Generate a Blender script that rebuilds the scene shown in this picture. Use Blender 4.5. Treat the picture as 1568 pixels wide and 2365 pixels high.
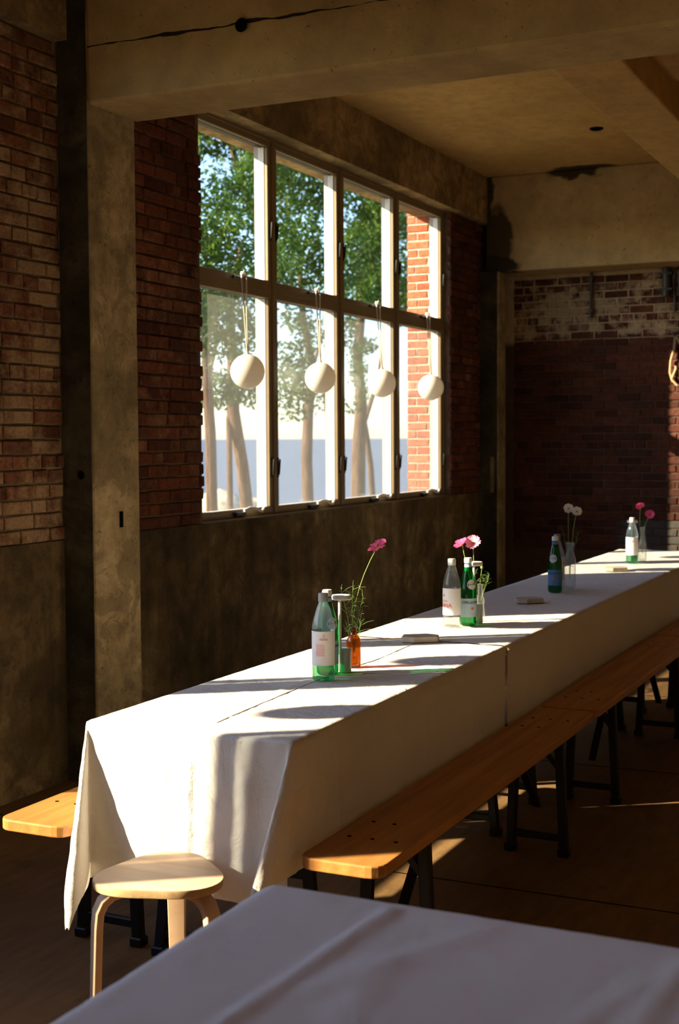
import bpy, math, random
from mathutils import Vector, Matrix, noise
from math import sin, cos, pi, radians, sqrt, atan2, hypot

# ------------------------------------------------------------------ scene
sc = bpy.context.scene
for o in list(bpy.data.objects):
    bpy.data.objects.remove(o, do_unlink=True)
COL = sc.collection

# ------------------------------------------------------------------ camera
F_PX, TH, ROLL = 3077.0, radians(25.4), 0.0055
PITCH = math.atan((1182.5 - 1013.0) / F_PX)
EYE = Vector((0, 0, 1.58))
_f0 = Vector((cos(TH), sin(TH), 0)); _r0 = Vector((sin(TH), -cos(TH), 0)); _z = Vector((0, 0, 1))
_f = _f0 * cos(PITCH) - _z * sin(PITCH)
_u0 = _z * cos(PITCH) + _f0 * sin(PITCH)
_r = _r0 * cos(ROLL) - _u0 * sin(ROLL)
_u = _u0 * cos(ROLL) + _r0 * sin(ROLL)
cam = bpy.data.cameras.new('camera'); camo = bpy.data.objects.new('camera', cam); COL.objects.link(camo)
M = Matrix((( _r.x, _u.x, -_f.x, EYE.x), (_r.y, _u.y, -_f.y, EYE.y), (_r.z, _u.z, -_f.z, EYE.z), (0, 0, 0, 1)))
camo.matrix_world = M
cam.sensor_fit = 'VERTICAL'; cam.sensor_height = 36.0; cam.lens = F_PX / 2365.0 * 36.0
cam.clip_start = 0.05; cam.clip_end = 40000
cam.dof.use_dof = True; cam.dof.focus_distance = 4.5; cam.dof.aperture_fstop = 4.5
sc.camera = camo

# ------------------------------------------------------------------ sky, sun, exposure
SUN_AZ, SUN_EL = radians(126.0), radians(25.3)      # direction towards the sun
world = bpy.data.worlds.new('sky'); sc.world = world; world.use_nodes = True
wn = world.node_tree; wn.nodes.clear()
wo = wn.nodes.new('ShaderNodeOutputWorld'); wb = wn.nodes.new('ShaderNodeBackground')
ws = wn.nodes.new('ShaderNodeTexSky'); ws.sky_type = 'NISHITA'; ws.sun_disc = False
ws.sun_elevation = SUN_EL; ws.sun_rotation = pi / 2 - SUN_AZ
ws.air_density = 1.0; ws.dust_density = 0.5; ws.ozone_density = 2.0
wb.inputs['Strength'].default_value = 0.295
wt = wn.nodes.new('ShaderNodeMix'); wt.data_type = 'RGBA'; wt.blend_type = 'MULTIPLY'; wt.inputs[0].default_value = 1.0; wt.inputs[7].default_value = (0.93, 0.94, 1.04, 1)
wn.links.new(ws.outputs[0], wt.inputs[6]); wn.links.new(wt.outputs[2], wb.inputs[0]); wn.links.new(wb.outputs[0], wo.inputs[0])
sl = bpy.data.lights.new('sun', 'SUN'); sl.energy = 14.0; sl.angle = radians(0.6); sl.color = (1.0, 0.81, 0.55)
so = bpy.data.objects.new('sun', sl); COL.objects.link(so)
sdir = Vector((cos(SUN_AZ) * cos(SUN_EL), sin(SUN_AZ) * cos(SUN_EL), sin(SUN_EL)))
so.rotation_euler = sdir.to_track_quat('Z', 'Y').to_euler(); so.location = (-5, 12, 12)
sc.view_settings.view_transform = 'Standard'; sc.view_settings.look = 'None'
sc.view_settings.gamma = 1.0; sc.view_settings.use_curve_mapping = False
sc.view_settings.exposure = 1.05
sc.cycles.use_denoising = True
sc.cycles.use_adaptive_sampling = True; sc.cycles.adaptive_threshold = 0.02
sc.cycles.max_bounces = 12; sc.cycles.diffuse_bounces = 6; sc.cycles.transparent_max_bounces = 24
sc.cycles.glossy_bounces = 4; sc.cycles.transmission_bounces = 8
sc.cycles.sample_clamp_indirect = 6.0
sc.cycles.caustics_reflective = False; sc.cycles.caustics_refractive = False

# ------------------------------------------------------------------ helpers
def tag(o, label=None, cat=None, group=None, kind=None):
    if label: o['label'] = label
    if cat: o['category'] = cat
    if group: o['group'] = group
    if kind: o['kind'] = kind
    return o

def empty(name, loc=(0, 0, 0), rz=0.0, parent=None):
    o = bpy.data.objects.new(name, None); COL.objects.link(o)
    o.location = loc; o.rotation_euler = (0, 0, rz); o.empty_display_size = 0.05
    if parent: o.parent = parent
    return o

def copy_tree(o, parent=None):
    c = o.copy(); COL.objects.link(c); c.parent = parent
    for ch in list(o.children): copy_tree(ch, c)
    return c

class MB:
    def __init__(s): s.v = []; s.f = []; s.m = []
    def add(s, v, f, m=0):
        n = len(s.v); s.v += [tuple(p) for p in v]
        s.f += [tuple(i + n for i in q) for q in f]; s.m += [m] * len(f); return s
    def box(s, x0, x1, y0, y1, z0, z1, m=0):
        v = [(x0, y0, z0), (x1, y0, z0), (x1, y1, z0), (x0, y1, z0), (x0, y0, z1), (x1, y0, z1), (x1, y1, z1), (x0, y1, z1)]
        return s.add(v, [(0, 3, 2, 1), (4, 5, 6, 7), (0, 1, 5, 4), (1, 2, 6, 5), (2, 3, 7, 6), (3, 0, 4, 7)], m)
    def bar(s, a, b, w, h, up=(0, 0, 1), m=0):
        a, b = Vector(a), Vector(b); d = (b - a).normalized(); up = Vector(up)
        if abs(d.dot(up)) > 0.99: up = Vector((1, 0, 0))
        x = d.cross(up).normalized() * w / 2; y = x.cross(d).normalized() * h / 2
        v = [a - x - y, a + x - y, a + x + y, a - x + y, b - x - y, b + x - y, b + x + y, b - x + y]
        return s.add(v, [(0, 3, 2, 1), (4, 5, 6, 7), (0, 1, 5, 4), (1, 2, 6, 5), (2, 3, 7, 6), (3, 0, 4, 7)], m)
    def tube(s, pts, radii, n=8, cap=True, m=0):
        pts = [Vector(p) for p in pts]
        if not hasattr(radii, '__len__'): radii = [radii] * len(pts)
        t0 = (pts[1] - pts[0]).normalized()
        ref = Vector((0, 0, 1)) if abs(t0.z) < 0.9 else Vector((1, 0, 0))
        nx = t0.cross(ref).normalized(); vs = []
        for i, p in enumerate(pts):
            t = (pts[min(i + 1, len(pts) - 1)] - pts[max(i - 1, 0)]).normalized()
            nx = (nx - t * nx.dot(t)).normalized(); ny = t.cross(nx)
            for k in range(n):
                a = 2 * pi * k / n; vs.append(p + (nx * cos(a) + ny * sin(a)) * radii[i])
        fs = []
        for i in range(len(pts) - 1):
            for k in range(n):
                k2 = (k + 1) % n; fs.append((i * n + k, i * n + k2, (i + 1) * n + k2, (i + 1) * n + k))
        if cap:
            fs.append(tuple(range(n))[::-1]); L = (len(pts) - 1) * n; fs.append(tuple(L + k for k in range(n)))
        return s.add(vs, fs, m)
    def lathe(s, prof, n=28, c=(0, 0, 0), a0=0.0, a1=2 * pi, m=0):
        full = abs(a1 - a0 - 2 * pi) < 1e-6; k = n if full else n + 1; vs = []
        for (r, z) in prof:
            for i in range(k):
                a = a0 + (a1 - a0) * i / n; vs.append((c[0] + r * cos(a), c[1] + r * sin(a), c[2] + z))
        fs = []
        for j in range(len(prof) - 1):
            for i in range(n):
                i2 = (i + 1) % k; fs.append((j * k + i, j * k + i2, (j + 1) * k + i2, (j + 1) * k + i))
        return s.add(vs, fs, m)
    def build(s, name, mats, parent=None, smooth=False, bevel=0.0, segs=2, angle=40):
        me = bpy.data.meshes.new(name); me.from_pydata(s.v, [], s.f)
        if not isinstance(mats, (list, tuple)): mats = [mats]
        for mt in mats: me.materials.append(mt)
        if len(mats) > 1: me.polygons.foreach_set('material_index', s.m)
        me.validate(clean_customdata=False); me.update()
        if smooth:
            me.polygons.foreach_set('use_smooth', [True] * len(me.polygons))
            me.set_sharp_from_angle(angle=radians(angle))
        o = bpy.data.objects.new(name, me); COL.objects.link(o)
        if parent: o.parent = parent
        if bevel:
            b = o.modifiers.new('bevel', 'BEVEL'); b.width = bevel; b.segments = segs; b.limit_method = 'ANGLE'; b.angle_limit = radians(35)
            if smooth is False: b.harden_normals = False
        return o

def put(name, me, parent, loc=(0, 0, 0), rot=(0, 0, 0), scale=(1, 1, 1)):
    o = bpy.data.objects.new(name, me); COL.objects.link(o); o.parent = parent
    o.location = loc; o.rotation_euler = rot; o.scale = scale; return o

# ------------------------------------------------------------------ materials
class NT:
    def __init__(s, name):
        s.mat = bpy.data.materials.new(name); s.mat.use_nodes = True
        s.t = s.mat.node_tree; s.t.nodes.clear()
        s.out = s.n('ShaderNodeOutputMaterial')
    def n(s, typ, **kw):
        nd = s.t.nodes.new(typ)
        for k, v in kw.items():
            if k.startswith('i_'): nd.inputs[k[2:].replace('_', ' ')].default_value = v
            else: setattr(nd, k, v)
        return nd
    def l(s, a, b): s.t.links.new(a, b)
    def coord(s, scale=(1, 1, 1), kind='Object', loc=(0, 0, 0)):
        tc = s.n('ShaderNodeTexCoord'); mp = s.n('ShaderNodeMapping')
        mp.inputs['Scale'].default_value = scale; mp.inputs['Location'].default_value = loc
        s.l(tc.outputs[kind], mp.inputs[0]); return mp.outputs[0]
    def pos(s, scale=(1, 1, 1)):
        g = s.n('ShaderNodeNewGeometry'); mp = s.n('ShaderNodeMapping'); mp.inputs['Scale'].default_value = scale
        s.l(g.outputs['Position'], mp.inputs[0]); return mp.outputs[0]
    def noise(s, vec, scale=5, detail=4, rough=0.55, dist=0.0):
        nd = s.n('ShaderNodeTexNoise'); nd.inputs['Scale'].default_value = scale; nd.inputs['Detail'].default_value = detail
        nd.inputs['Roughness'].default_value = rough; nd.inputs['Distortion'].default_value = dist
        s.l(vec, nd.inputs['Vector']); return nd.outputs['Fac']
    def ramp(s, fac, stops):
        nd = s.n('ShaderNodeValToRGB'); cr = nd.color_ramp
        while len(cr.elements) < len(stops): cr.elements.new(0.5)
        for e, (p, c) in zip(cr.elements, stops):
            e.position = p; e.color = (c, c, c, 1) if not hasattr(c, '__len__') else (*c, 1)
        s.l(fac, nd.inputs[0]); return nd.outputs[0]
    def mix(s, fac, a, b, mode='MIX'):
        nd = s.n('ShaderNodeMix', data_type='RGBA', blend_type=mode); nd.clamp_factor = True
        for sock, val in ((nd.inputs[0], fac), (nd.inputs[6], a), (nd.inputs[7], b)):
            if hasattr(val, 'is_linked') or hasattr(val, 'links'): s.l(val, sock)
            else: sock.default_value = val if not hasattr(val, '__len__') else (*val[:3], 1)
        return nd.outputs[2]
    def math(s, op, a, b=0.0, clamp=False):
        nd = s.n('ShaderNodeMath', operation=op); nd.use_clamp = clamp
        for sock, val in ((nd.inputs[0], a), (nd.inputs[1], b)):
            if hasattr(val, 'links'): s.l(val, sock)
            else: sock.default_value = val
        return nd.outputs[0]
    def bsdf(s, color, rough=0.8, bump=None, bump_str=0.3, bump_dist=0.01, spec=0.3, metal=0.0, **kw):
        b = s.n('ShaderNodeBsdfPrincipled')
        if hasattr(color, 'links'): s.l(color, b.inputs['Base Color'])
        else: b.inputs['Base Color'].default_value = (*color, 1)
        if hasattr(rough, 'links'): s.l(rough, b.inputs['Roughness'])
        else: b.inputs['Roughness'].default_value = rough
        b.inputs['Specular IOR Level'].default_value = spec; b.inputs['Metallic'].default_value = metal
        for k, v in kw.items(): b.inputs[k.replace('_', ' ')].default_value = v
        if bump is not None:
            bp = s.n('ShaderNodeBump'); bp.inputs['Strength'].default_value = bump_str; bp.inputs['Distance'].default_value = bump_dist
            s.l(bump, bp.inputs['Height']); s.l(bp.outputs[0], b.inputs['Normal'])
        s.l(b.outputs[0], s.out.inputs[0]); return b

def plain(name, col, rough=0.6, metal=0.0, spec=0.4, noise_amt=0.12, nscale=30):
    m = NT(name); v = m.coord()
    f = m.ramp(m.noise(v, nscale, 3), [(0.3, 1 - noise_amt), (0.7, 1 + 0.0)])
    m.bsdf(m.mix(1.0, col, f, 'MULTIPLY'), rough, metal=metal, spec=spec); return m.mat

def concrete(name, lo, mid, hi, streak=0.0, patch=0.0, seed=0.0, dark=0.0, seam=None, spots=(), soft=False):
    m = NT(name); v = m.pos()
    g = m.n('ShaderNodeMapping'); g.inputs['Location'].default_value = (seed, seed * 1.7, seed * 0.3); m.l(v, g.inputs[0]); v = g.outputs[0]
    n1 = m.noise(v, 1.3, 6, 0.62); n2 = m.noise(v, 9, 5, 0.65); n3 = m.noise(v, 60, 3, 0.6)
    c = m.ramp(n1, [(0.30, lo), (0.5, mid), (0.70, hi)] if soft else [(0.36, [x * 0.8 for x in lo]), (0.5, mid), (0.62, hi)])
    c = m.mix(0.3 if soft else 0.75, c, m.ramp(n2, [(0.3, 0.45), (0.5, 0.95), (0.7, 1.4)]), 'MULTIPLY')
    if streak:
        vs = m.n('ShaderNodeMapping'); vs.inputs['Scale'].default_value = (7, 7, 0.7); m.l(v, vs.inputs[0])
        st = m.ramp(m.noise(vs.outputs[0], 1.0, 5, 0.6), [(0.38, 0.35), (0.6, 1.0)])
        c = m.mix(streak, c, st, 'MULTIPLY')
    if patch:
        pf = m.ramp(m.noise(v, 5.0, 7, 0.72, 0.8), [(0.50, 0.0), (0.54, 1.0)])
        c = m.mix(m.math('MULTIPLY', pf, patch), c, [x * 0.5 for x in mid])
    if dark:
        df = m.ramp(m.noise(v, 2.2, 5, 0.7, 0.5), [(0.42, 1.0), (0.56, 0.0)])
        c = m.mix(m.math('MULTIPLY', df, dark), c, (0.012, 0.011, 0.008))
    for (cx, cy, cz, rx, ry, rz, col) in spots:
        gg = m.n('ShaderNodeNewGeometry'); wv = m.n('ShaderNodeTexNoise'); wv.inputs['Scale'].default_value = 6.0; wv.inputs['Detail'].default_value = 4; m.l(gg.outputs['Position'], wv.inputs['Vector'])
        va = m.n('ShaderNodeVectorMath', operation='MULTIPLY_ADD'); m.l(wv.outputs['Color'], va.inputs[0]); va.inputs[1].default_value = (0.22, 0.22, 0.22); va.inputs[2].default_value = (-cx - 0.11, -cy - 0.11, -cz - 0.11)
        vb = m.n('ShaderNodeVectorMath', operation='ADD'); m.l(gg.outputs['Position'], vb.inputs[0]); m.l(va.outputs[0], vb.inputs[1])
        vc = m.n('ShaderNodeVectorMath', operation='DIVIDE'); m.l(vb.outputs[0], vc.inputs[0]); vc.inputs[1].default_value = (rx, ry, rz)
        vl = m.n('ShaderNodeVectorMath', operation='LENGTH'); m.l(vc.outputs[0], vl.inputs[0])
        c = m.mix(m.ramp(vl.outputs['Value'], [(0.75, 1.0), (1.0, 0.0)]), c, col)
    sp = m.ramp(m.noise(v, 38, 2, 0.5), [(0.27, 0.35), (0.33, 1.0)])
    c = m.mix(0.7, c, sp, 'MULTIPLY')
    if seam:
        sx = m.n('ShaderNodeSeparateXYZ'); gg = m.n('ShaderNodeNewGeometry'); m.l(gg.outputs['Position'], sx.inputs[0])
        wob = m.math('MULTIPLY', m.math('SUBTRACT', m.noise(gg.outputs['Position'], 5, 4), 0.5), 0.03)
        d = m.math('ABSOLUTE', m.math('ADD', m.math('SUBTRACT', sx.outputs[2], seam), wob))
        wid = m.math('MULTIPLY', m.ramp(m.noise(gg.outputs['Position'], 2.6, 3), [(0.42, 0.0), (0.6, 1.0)]), 0.009)
        c = m.mix(m.math('LESS_THAN', d, wid), c, (0.012, 0.01, 0.007))
    h = m.math('ADD', m.math('MULTIPLY', n2, 0.6), m.math('MULTIPLY', n3, 0.25))
    m.bsdf(c, 0.9, h, 0.3 if soft else 0.7, 0.02 if soft else 0.03, spec=0.2); return m.mat

MAT = {}
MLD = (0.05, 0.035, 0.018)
MAT['beam'] = concrete('beam_concrete', (0.25, 0.175, 0.080), (0.34, 0.24, 0.112), (0.43, 0.31, 0.155), seed=3, seam=3.325, soft=True)
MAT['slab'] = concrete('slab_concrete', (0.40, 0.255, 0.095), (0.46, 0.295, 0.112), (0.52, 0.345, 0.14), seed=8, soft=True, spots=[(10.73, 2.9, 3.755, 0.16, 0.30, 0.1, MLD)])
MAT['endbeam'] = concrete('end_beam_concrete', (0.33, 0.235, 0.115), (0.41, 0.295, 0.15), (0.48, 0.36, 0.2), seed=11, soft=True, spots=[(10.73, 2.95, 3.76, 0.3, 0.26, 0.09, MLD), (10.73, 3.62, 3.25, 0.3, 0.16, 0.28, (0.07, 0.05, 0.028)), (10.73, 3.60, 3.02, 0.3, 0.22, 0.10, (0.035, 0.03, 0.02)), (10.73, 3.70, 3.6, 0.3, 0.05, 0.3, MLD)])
MAT['ring'] = concrete('ring_beam_concrete', (0.21, 0.145, 0.07), (0.32, 0.225, 0.11), (0.42, 0.305, 0.16), seed=5, patch=0.6, dark=0.3)
MAT['column'] = concrete('column_concrete', (0.24, 0.185, 0.10), (0.34, 0.265, 0.15), (0.43, 0.34, 0.2), seed=1, patch=0.55)
MAT['column_dark'] = concrete('dark_column_concrete', (0.035, 0.033, 0.025), (0.06, 0.055, 0.038), (0.10, 0.088, 0.06), seed=2, streak=0.4, dark=0.5)  # much darker, streaked concrete for one side of the columns
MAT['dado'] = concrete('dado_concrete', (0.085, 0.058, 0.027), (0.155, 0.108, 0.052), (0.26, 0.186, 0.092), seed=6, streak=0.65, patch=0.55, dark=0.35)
MAT['mortar'] = concrete('mortar', (0.14, 0.10, 0.06), (0.18, 0.135, 0.083), (0.23, 0.175, 0.11), seed=4)
MAT['mortar_dark'] = concrete('dark_mortar', (0.10, 0.065, 0.045), (0.13, 0.085, 0.06), (0.17, 0.12, 0.08), seed=4)
def mortar_end():
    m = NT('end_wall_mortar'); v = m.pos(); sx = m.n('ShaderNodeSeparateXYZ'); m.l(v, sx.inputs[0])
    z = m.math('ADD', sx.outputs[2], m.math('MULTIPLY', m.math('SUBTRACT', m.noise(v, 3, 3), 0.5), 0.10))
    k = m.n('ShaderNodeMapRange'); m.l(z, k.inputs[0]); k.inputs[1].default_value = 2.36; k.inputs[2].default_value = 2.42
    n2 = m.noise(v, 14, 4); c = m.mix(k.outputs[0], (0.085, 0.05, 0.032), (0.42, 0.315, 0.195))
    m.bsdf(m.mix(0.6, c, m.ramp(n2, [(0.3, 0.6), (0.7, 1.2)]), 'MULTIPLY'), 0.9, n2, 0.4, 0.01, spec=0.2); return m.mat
MAT['mortar_end'] = mortar_end()
MAT['plaster'] = concrete('plain_plaster', (0.52, 0.35, 0.165), (0.56, 0.38, 0.18), (0.60, 0.42, 0.21), seed=9)

def brick_mat(name, cols, wash_lo, wash_hi, wash_col=(0.36, 0.27, 0.17), band=None, grey=None):
    m = NT(name); oi = m.n('ShaderNodeObjectInfo'); v = m.pos()
    c = m.ramp(oi.outputs['Random'], [(0.0, cols[0]), (0.35, cols[1]), (0.7, cols[2]), (1.0, cols[3])])
    n2 = m.noise(v, 28, 5, 0.65)
    c = m.mix(0.8, c, m.ramp(n2, [(0.3, 0.5), (0.7, 1.3)]), 'MULTIPLY')
    wf = m.math('ADD', m.math('MULTIPLY', m.noise(v, 2.3, 3, 0.6), 0.65), m.math('MULTIPLY', m.noise(v, 16, 5, 0.7), 0.42))
    wf = m.math('ADD', wf, m.math('MULTIPLY', m.math('SUBTRACT', m.math('FRACT', m.math('MULTIPLY', oi.outputs['Random'], 7.31)), 0.5), 0.11))
    gg = m.n('ShaderNodeNewGeometry'); sx = m.n('ShaderNodeSeparateXYZ'); m.l(gg.outputs['Position'], sx.inputs[0])
    if band:
        up = m.n('ShaderNodeMapRange'); m.l(sx.outputs[2], up.inputs[0])
        up.inputs[1].default_value = band[0]; up.inputs[2].default_value = band[1]; up.inputs[3].default_value = -0.3; up.inputs[4].default_value = band[2]
        wf = m.math('ADD', wf, up.outputs[0])
    mask = m.ramp(wf, [(wash_lo, 0.0), (wash_hi, 1.0)])
    c = m.mix(m.math('MULTIPLY', mask, 0.85), c, wash_col)
    c = m.mix(0.7, c, m.ramp(m.noise(v, 1.1, 5, 0.65), [(0.36, 0.5), (0.62, 1.2)]), 'MULTIPLY')
    c = m.mix(0.6, c, m.ramp(m.noise(v, 70, 3, 0.6), [(0.32, 0.5), (0.55, 1.1)]), 'MULTIPLY')
    if grey:
        d = m.math('ADD', sx.outputs[2], m.math('MULTIPLY', m.noise(v, 4, 3), 0.2))
        gz = m.math('LESS_THAN', d, grey[0]); gy = m.ramp(m.math('ADD', m.math('SUBTRACT', sx.outputs[1], grey[1]), m.math('MULTIPLY', m.noise(v, 3.5, 4), 0.9)), [(0.30, 1.0), (0.55, 0.0)])
        c = m.mix(m.math('MULTIPLY', m.math('MULTIPLY', gz, gy), 0.8), c, (0.075, 0.075, 0.07))
    m.bsdf(c, 0.85, m.math('ADD', n2, m.math('MULTIPLY', mask, 0.4)), 0.6, 0.012, spec=0.25); return m.mat
RED = [(0.055, 0.016, 0.010), (0.11, 0.030, 0.015), (0.15, 0.045, 0.022), (0.095, 0.036, 0.022)]
REDE = [(0.045, 0.013, 0.008), (0.08, 0.021, 0.011), (0.11, 0.031, 0.016), (0.065, 0.024, 0.015)]
MAT['brick_washed'] = brick_mat('washed_brick', [(0.085, 0.03, 0.018), (0.15, 0.052, 0.028), (0.19, 0.08, 0.044), (0.13, 0.06, 0.036)], 0.46, 0.60, (0.34, 0.235, 0.14))
MAT['brick_red'] = brick_mat('dark_red_brick', RED, 0.58, 0.76, (0.28, 0.16, 0.09))
MAT['brick_end'] = brick_mat('end_wall_brick', REDE, 0.52, 0.62, (0.42, 0.31, 0.19), band=(2.30, 2.46, 0.03), grey=(0.98, 2.75))
MAT['brick_out'] = brick_mat('outdoor_brick', [(0.42, 0.115, 0.055), (0.50, 0.15, 0.075), (0.56, 0.19, 0.10), (0.46, 0.13, 0.06)], 0.72, 0.8, (0.6, 0.5, 0.42))
MAT['mortar_out'] = concrete('outdoor_mortar', (0.5, 0.42, 0.33), (0.55, 0.46, 0.36), (0.6, 0.5, 0.4), seed=14)

def floor_mat():
    m = NT('floor_boards'); v = m.pos()
    n1 = m.noise(v, 0.9, 6, 0.65); n2 = m.noise(m.pos((3, 16, 1)), 1.6, 5, 0.6); n3 = m.noise(v, 24, 4)
    c = m.ramp(n1, [(0.3, (0.090, 0.049, 0.019)), (0.55, (0.165, 0.091, 0.036)), (0.75, (0.23, 0.134, 0.056))])
    c = m.mix(0.6, c, m.ramp(n2, [(0.3, 0.55), (0.7, 1.25)]), 'MULTIPLY')
    c = m.mix(m.ramp(m.noise(v, 3.1, 4, 0.7), [(0.30, 0.75), (0.40, 0.0)]), c, (0.03, 0.022, 0.014))
    m.bsdf(c, m.ramp(n1, [(0.3, 0.5), (0.7, 0.75)]), n3, 0.3, 0.006, spec=0.3); return m.mat
MAT['floor'] = floor_mat()

def cloth_mat(name, col, wr=1.0):
    m = NT(name); v = m.coord()
    w1 = m.n('ShaderNodeTexWave', wave_type='BANDS', bands_direction='X'); w1.inputs['Scale'].default_value = 130; w1.inputs['Distortion'].default_value = 1.2; w1.inputs['Detail'].default_value = 2
    w2 = m.n('ShaderNodeTexWave', wave_type='BANDS', bands_direction='Y'); w2.inputs['Scale'].default_value = 130; w2.inputs['Distortion'].default_value = 1.2; w2.inputs['Detail'].default_value = 2
    m.l(v, w1.inputs[0]); m.l(v, w2.inputs[0])
    wr1 = m.noise(v, 7, 6, 0.62, 0.8); wr2 = m.noise(v, 34, 4, 0.6)
    h = m.math('ADD', m.math('MULTIPLY', m.math('ADD', w1.outputs[1], w2.outputs[1]), 0.02), m.math('ADD', m.math('MULTIPLY', wr1, 0.9 * wr), m.math('MULTIPLY', wr2, 0.18 * wr)))
    c = m.mix(1.0, col, m.ramp(m.noise(v, 4, 4), [(0.3, 0.94), (0.7, 1.0)]), 'MULTIPLY')
    b = m.bsdf(c, 0.92, h, 0.6, 0.022, spec=0.1)
    tr = m.n('ShaderNodeBsdfTranslucent'); tr.inputs[0].default_value = (col[0], col[1] * 0.93, col[2] * 0.82, 1)
    mx = m.n('ShaderNodeMixShader'); mx.inputs[0].default_value = 0.12
    m.l(b.outputs[0], mx.inputs[1]); m.l(tr.outputs[0], mx.inputs[2]); m.l(mx.outputs[0], m.out.inputs[0]); return m.mat
MAT['linen'] = cloth_mat('white_linen', (0.80, 0.775, 0.74))
MAT['linen_fg'] = cloth_mat('smooth_linen', (0.86, 0.83, 0.85), 0.45)

def wood(name, c0, c1, c2, rough, axis='X', bump=0.25, spec=0.4, k=1.0):
    m = NT(name); s = {'X': (1.2, 26, 26), 'Y': (26, 1.2, 26), 'Z': (26, 26, 1.2)}[axis]
    v = m.coord(tuple(x * k for x in s)); v2 = m.coord()
    n = m.noise(v, 1.0, 5, 0.6, 0.4); n2 = m.noise(v2, 2.2, 4, 0.6)
    c = m.ramp(n, [(0.3, c0), (0.5, c1), (0.72, c2)])
    c = m.mix(0.5, c, m.ramp(n2, [(0.3, 0.65), (0.7, 1.15)]), 'MULTIPLY')
    m.bsdf(c, m.ramp(n, [(0.3, rough * 1.2), (0.7, rough * 0.85)]), n, bump, 0.002, spec=spec); return m.mat
MAT['pine'] = wood('varnished_pine', (0.30, 0.125, 0.030), (0.42, 0.185, 0.048), (0.50, 0.235, 0.068), 0.38)
MAT['birch'] = wood('birch_veneer', (0.60, 0.40, 0.25), (0.67, 0.455, 0.295), (0.72, 0.51, 0.34), 0.5, 'Y', 0.1, k=0.8)
MAT['birch_edge'] = wood('birch_ply_edge', (0.42, 0.27, 0.13), (0.52, 0.34, 0.17), (0.6, 0.41, 0.22), 0.6, 'X', 0.1, k=2)
MAT['iron'] = plain('blackened_steel', (0.014, 0.014, 0.016), 0.45, 0.4)
MAT['ironpaint'] = plain('dark_blue_steel', (0.012, 0.018, 0.03), 0.4, 0.3)
MAT['bronze'] = plain('bronze_frame', (0.22, 0.155, 0.078), 0.5, 0.0, 0.4, 0.2, 6)
MAT['bronze_and_rail_shade'] = plain('gasket_and_rail_shade', (0.022, 0.018, 0.013), 0.6)  # gaskets and levers; also paints shade onto the white sash top rails
MAT['sash'] = plain('white_sash', (0.82, 0.81, 0.80), 0.5, noise_amt=0.06)
MAT['sash_grey'] = plain('grey_sash_track', (0.40, 0.385, 0.38), 0.5, noise_amt=0.1)
MAT['black'] = plain('black_plastic', (0.012, 0.012, 0.013), 0.4)
MAT['void'] = plain('dark_hole', (0.006, 0.005, 0.004), 0.9, spec=0.0)
MAT['chrome'] = plain('satin_metal', (0.75, 0.74, 0.72), 0.3, 0.9)
MAT['white_metal'] = plain('white_painted_metal', (0.70, 0.69, 0.67), 0.45, noise_amt=0.05)
MAT['grey_metal'] = plain('pale_grey_metal', (0.46, 0.46, 0.46), 0.4, 0.2, noise_amt=0.05)
MAT['cap_grey'] = plain('grey_cap', (0.30, 0.30, 0.32), 0.5)
MAT['cap_white'] = plain('white_cap', (0.80, 0.78, 0.76), 0.45, noise_amt=0.05)
MAT['paper'] = plain('white_label_paper', (0.74, 0.72, 0.76), 0.6, noise_amt=0.05)
MAT['paper_blue'] = plain('pale_blue_label_paper', (0.36, 0.50, 0.60), 0.6, noise_amt=0.1)
MAT['paper_deep'] = plain('blue_label_paper', (0.10, 0.25, 0.48), 0.6, noise_amt=0.1)
MAT['ink_red'] = plain('orange_red_ink', (0.72, 0.13, 0.06), 0.6, noise_amt=0.05)
MAT['ink_navy'] = plain('navy_ink', (0.02, 0.04, 0.09), 0.6, noise_amt=0.05)
MAT['rope'] = plain('tan_rope', (0.46, 0.33, 0.19), 0.9, spec=0.1, noise_amt=0.4, nscale=120)
MAT['cord'] = plain('cream_cord', (0.62, 0.55, 0.44), 0.8, spec=0.1)
MAT['pipe'] = plain('dark_painted_pipe', (0.035, 0.036, 0.034), 0.5)
MAT['block'] = plain('beige_stone', (0.52, 0.44, 0.34), 0.8, noise_amt=0.25, nscale=25)
MAT['stem'] = plain('green_stem', (0.20, 0.28, 0.055), 0.6, noise_amt=0.2)
MAT['foliage_fine'] = plain('feathery_green', (0.09, 0.17, 0.03), 0.6, noise_amt=0.2)
MAT['pollen'] = plain('yellow_pollen', (0.65, 0.36, 0.03), 0.7, noise_amt=0.3, nscale=200)

def petal_mat(name, a, b):
    m = NT(name); v = m.coord((1, 1, 1)); c = m.ramp(m.noise(v, 60, 3), [(0.3, a), (0.7, b)])
    bs = m.bsdf(c, 0.6, spec=0.2)
    tr = m.n('ShaderNodeBsdfTranslucent'); tr.inputs[0].default_value = (*b, 1)
    mx = m.n('ShaderNodeMixShader'); mx.inputs[0].default_value = 0.35
    m.l(bs.outputs[0], mx.inputs[1]); m.l(tr.outputs[0], mx.inputs[2]); m.l(mx.outputs[0], m.out.inputs[0]); return m.mat
MAT['petal_pink'] = petal_mat('pink_petal', (0.62, 0.06, 0.22), (0.74, 0.13, 0.32))
MAT['petal_pale'] = petal_mat('pale_pink_petal', (0.74, 0.20, 0.38), (0.85, 0.45, 0.58))
MAT['petal_red'] = petal_mat('deep_pink_petal', (0.62, 0.03, 0.12), (0.75, 0.07, 0.2))
MAT['petal_white'] = petal_mat('cream_petal', (0.70, 0.62, 0.55), (0.80, 0.72, 0.64))

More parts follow.
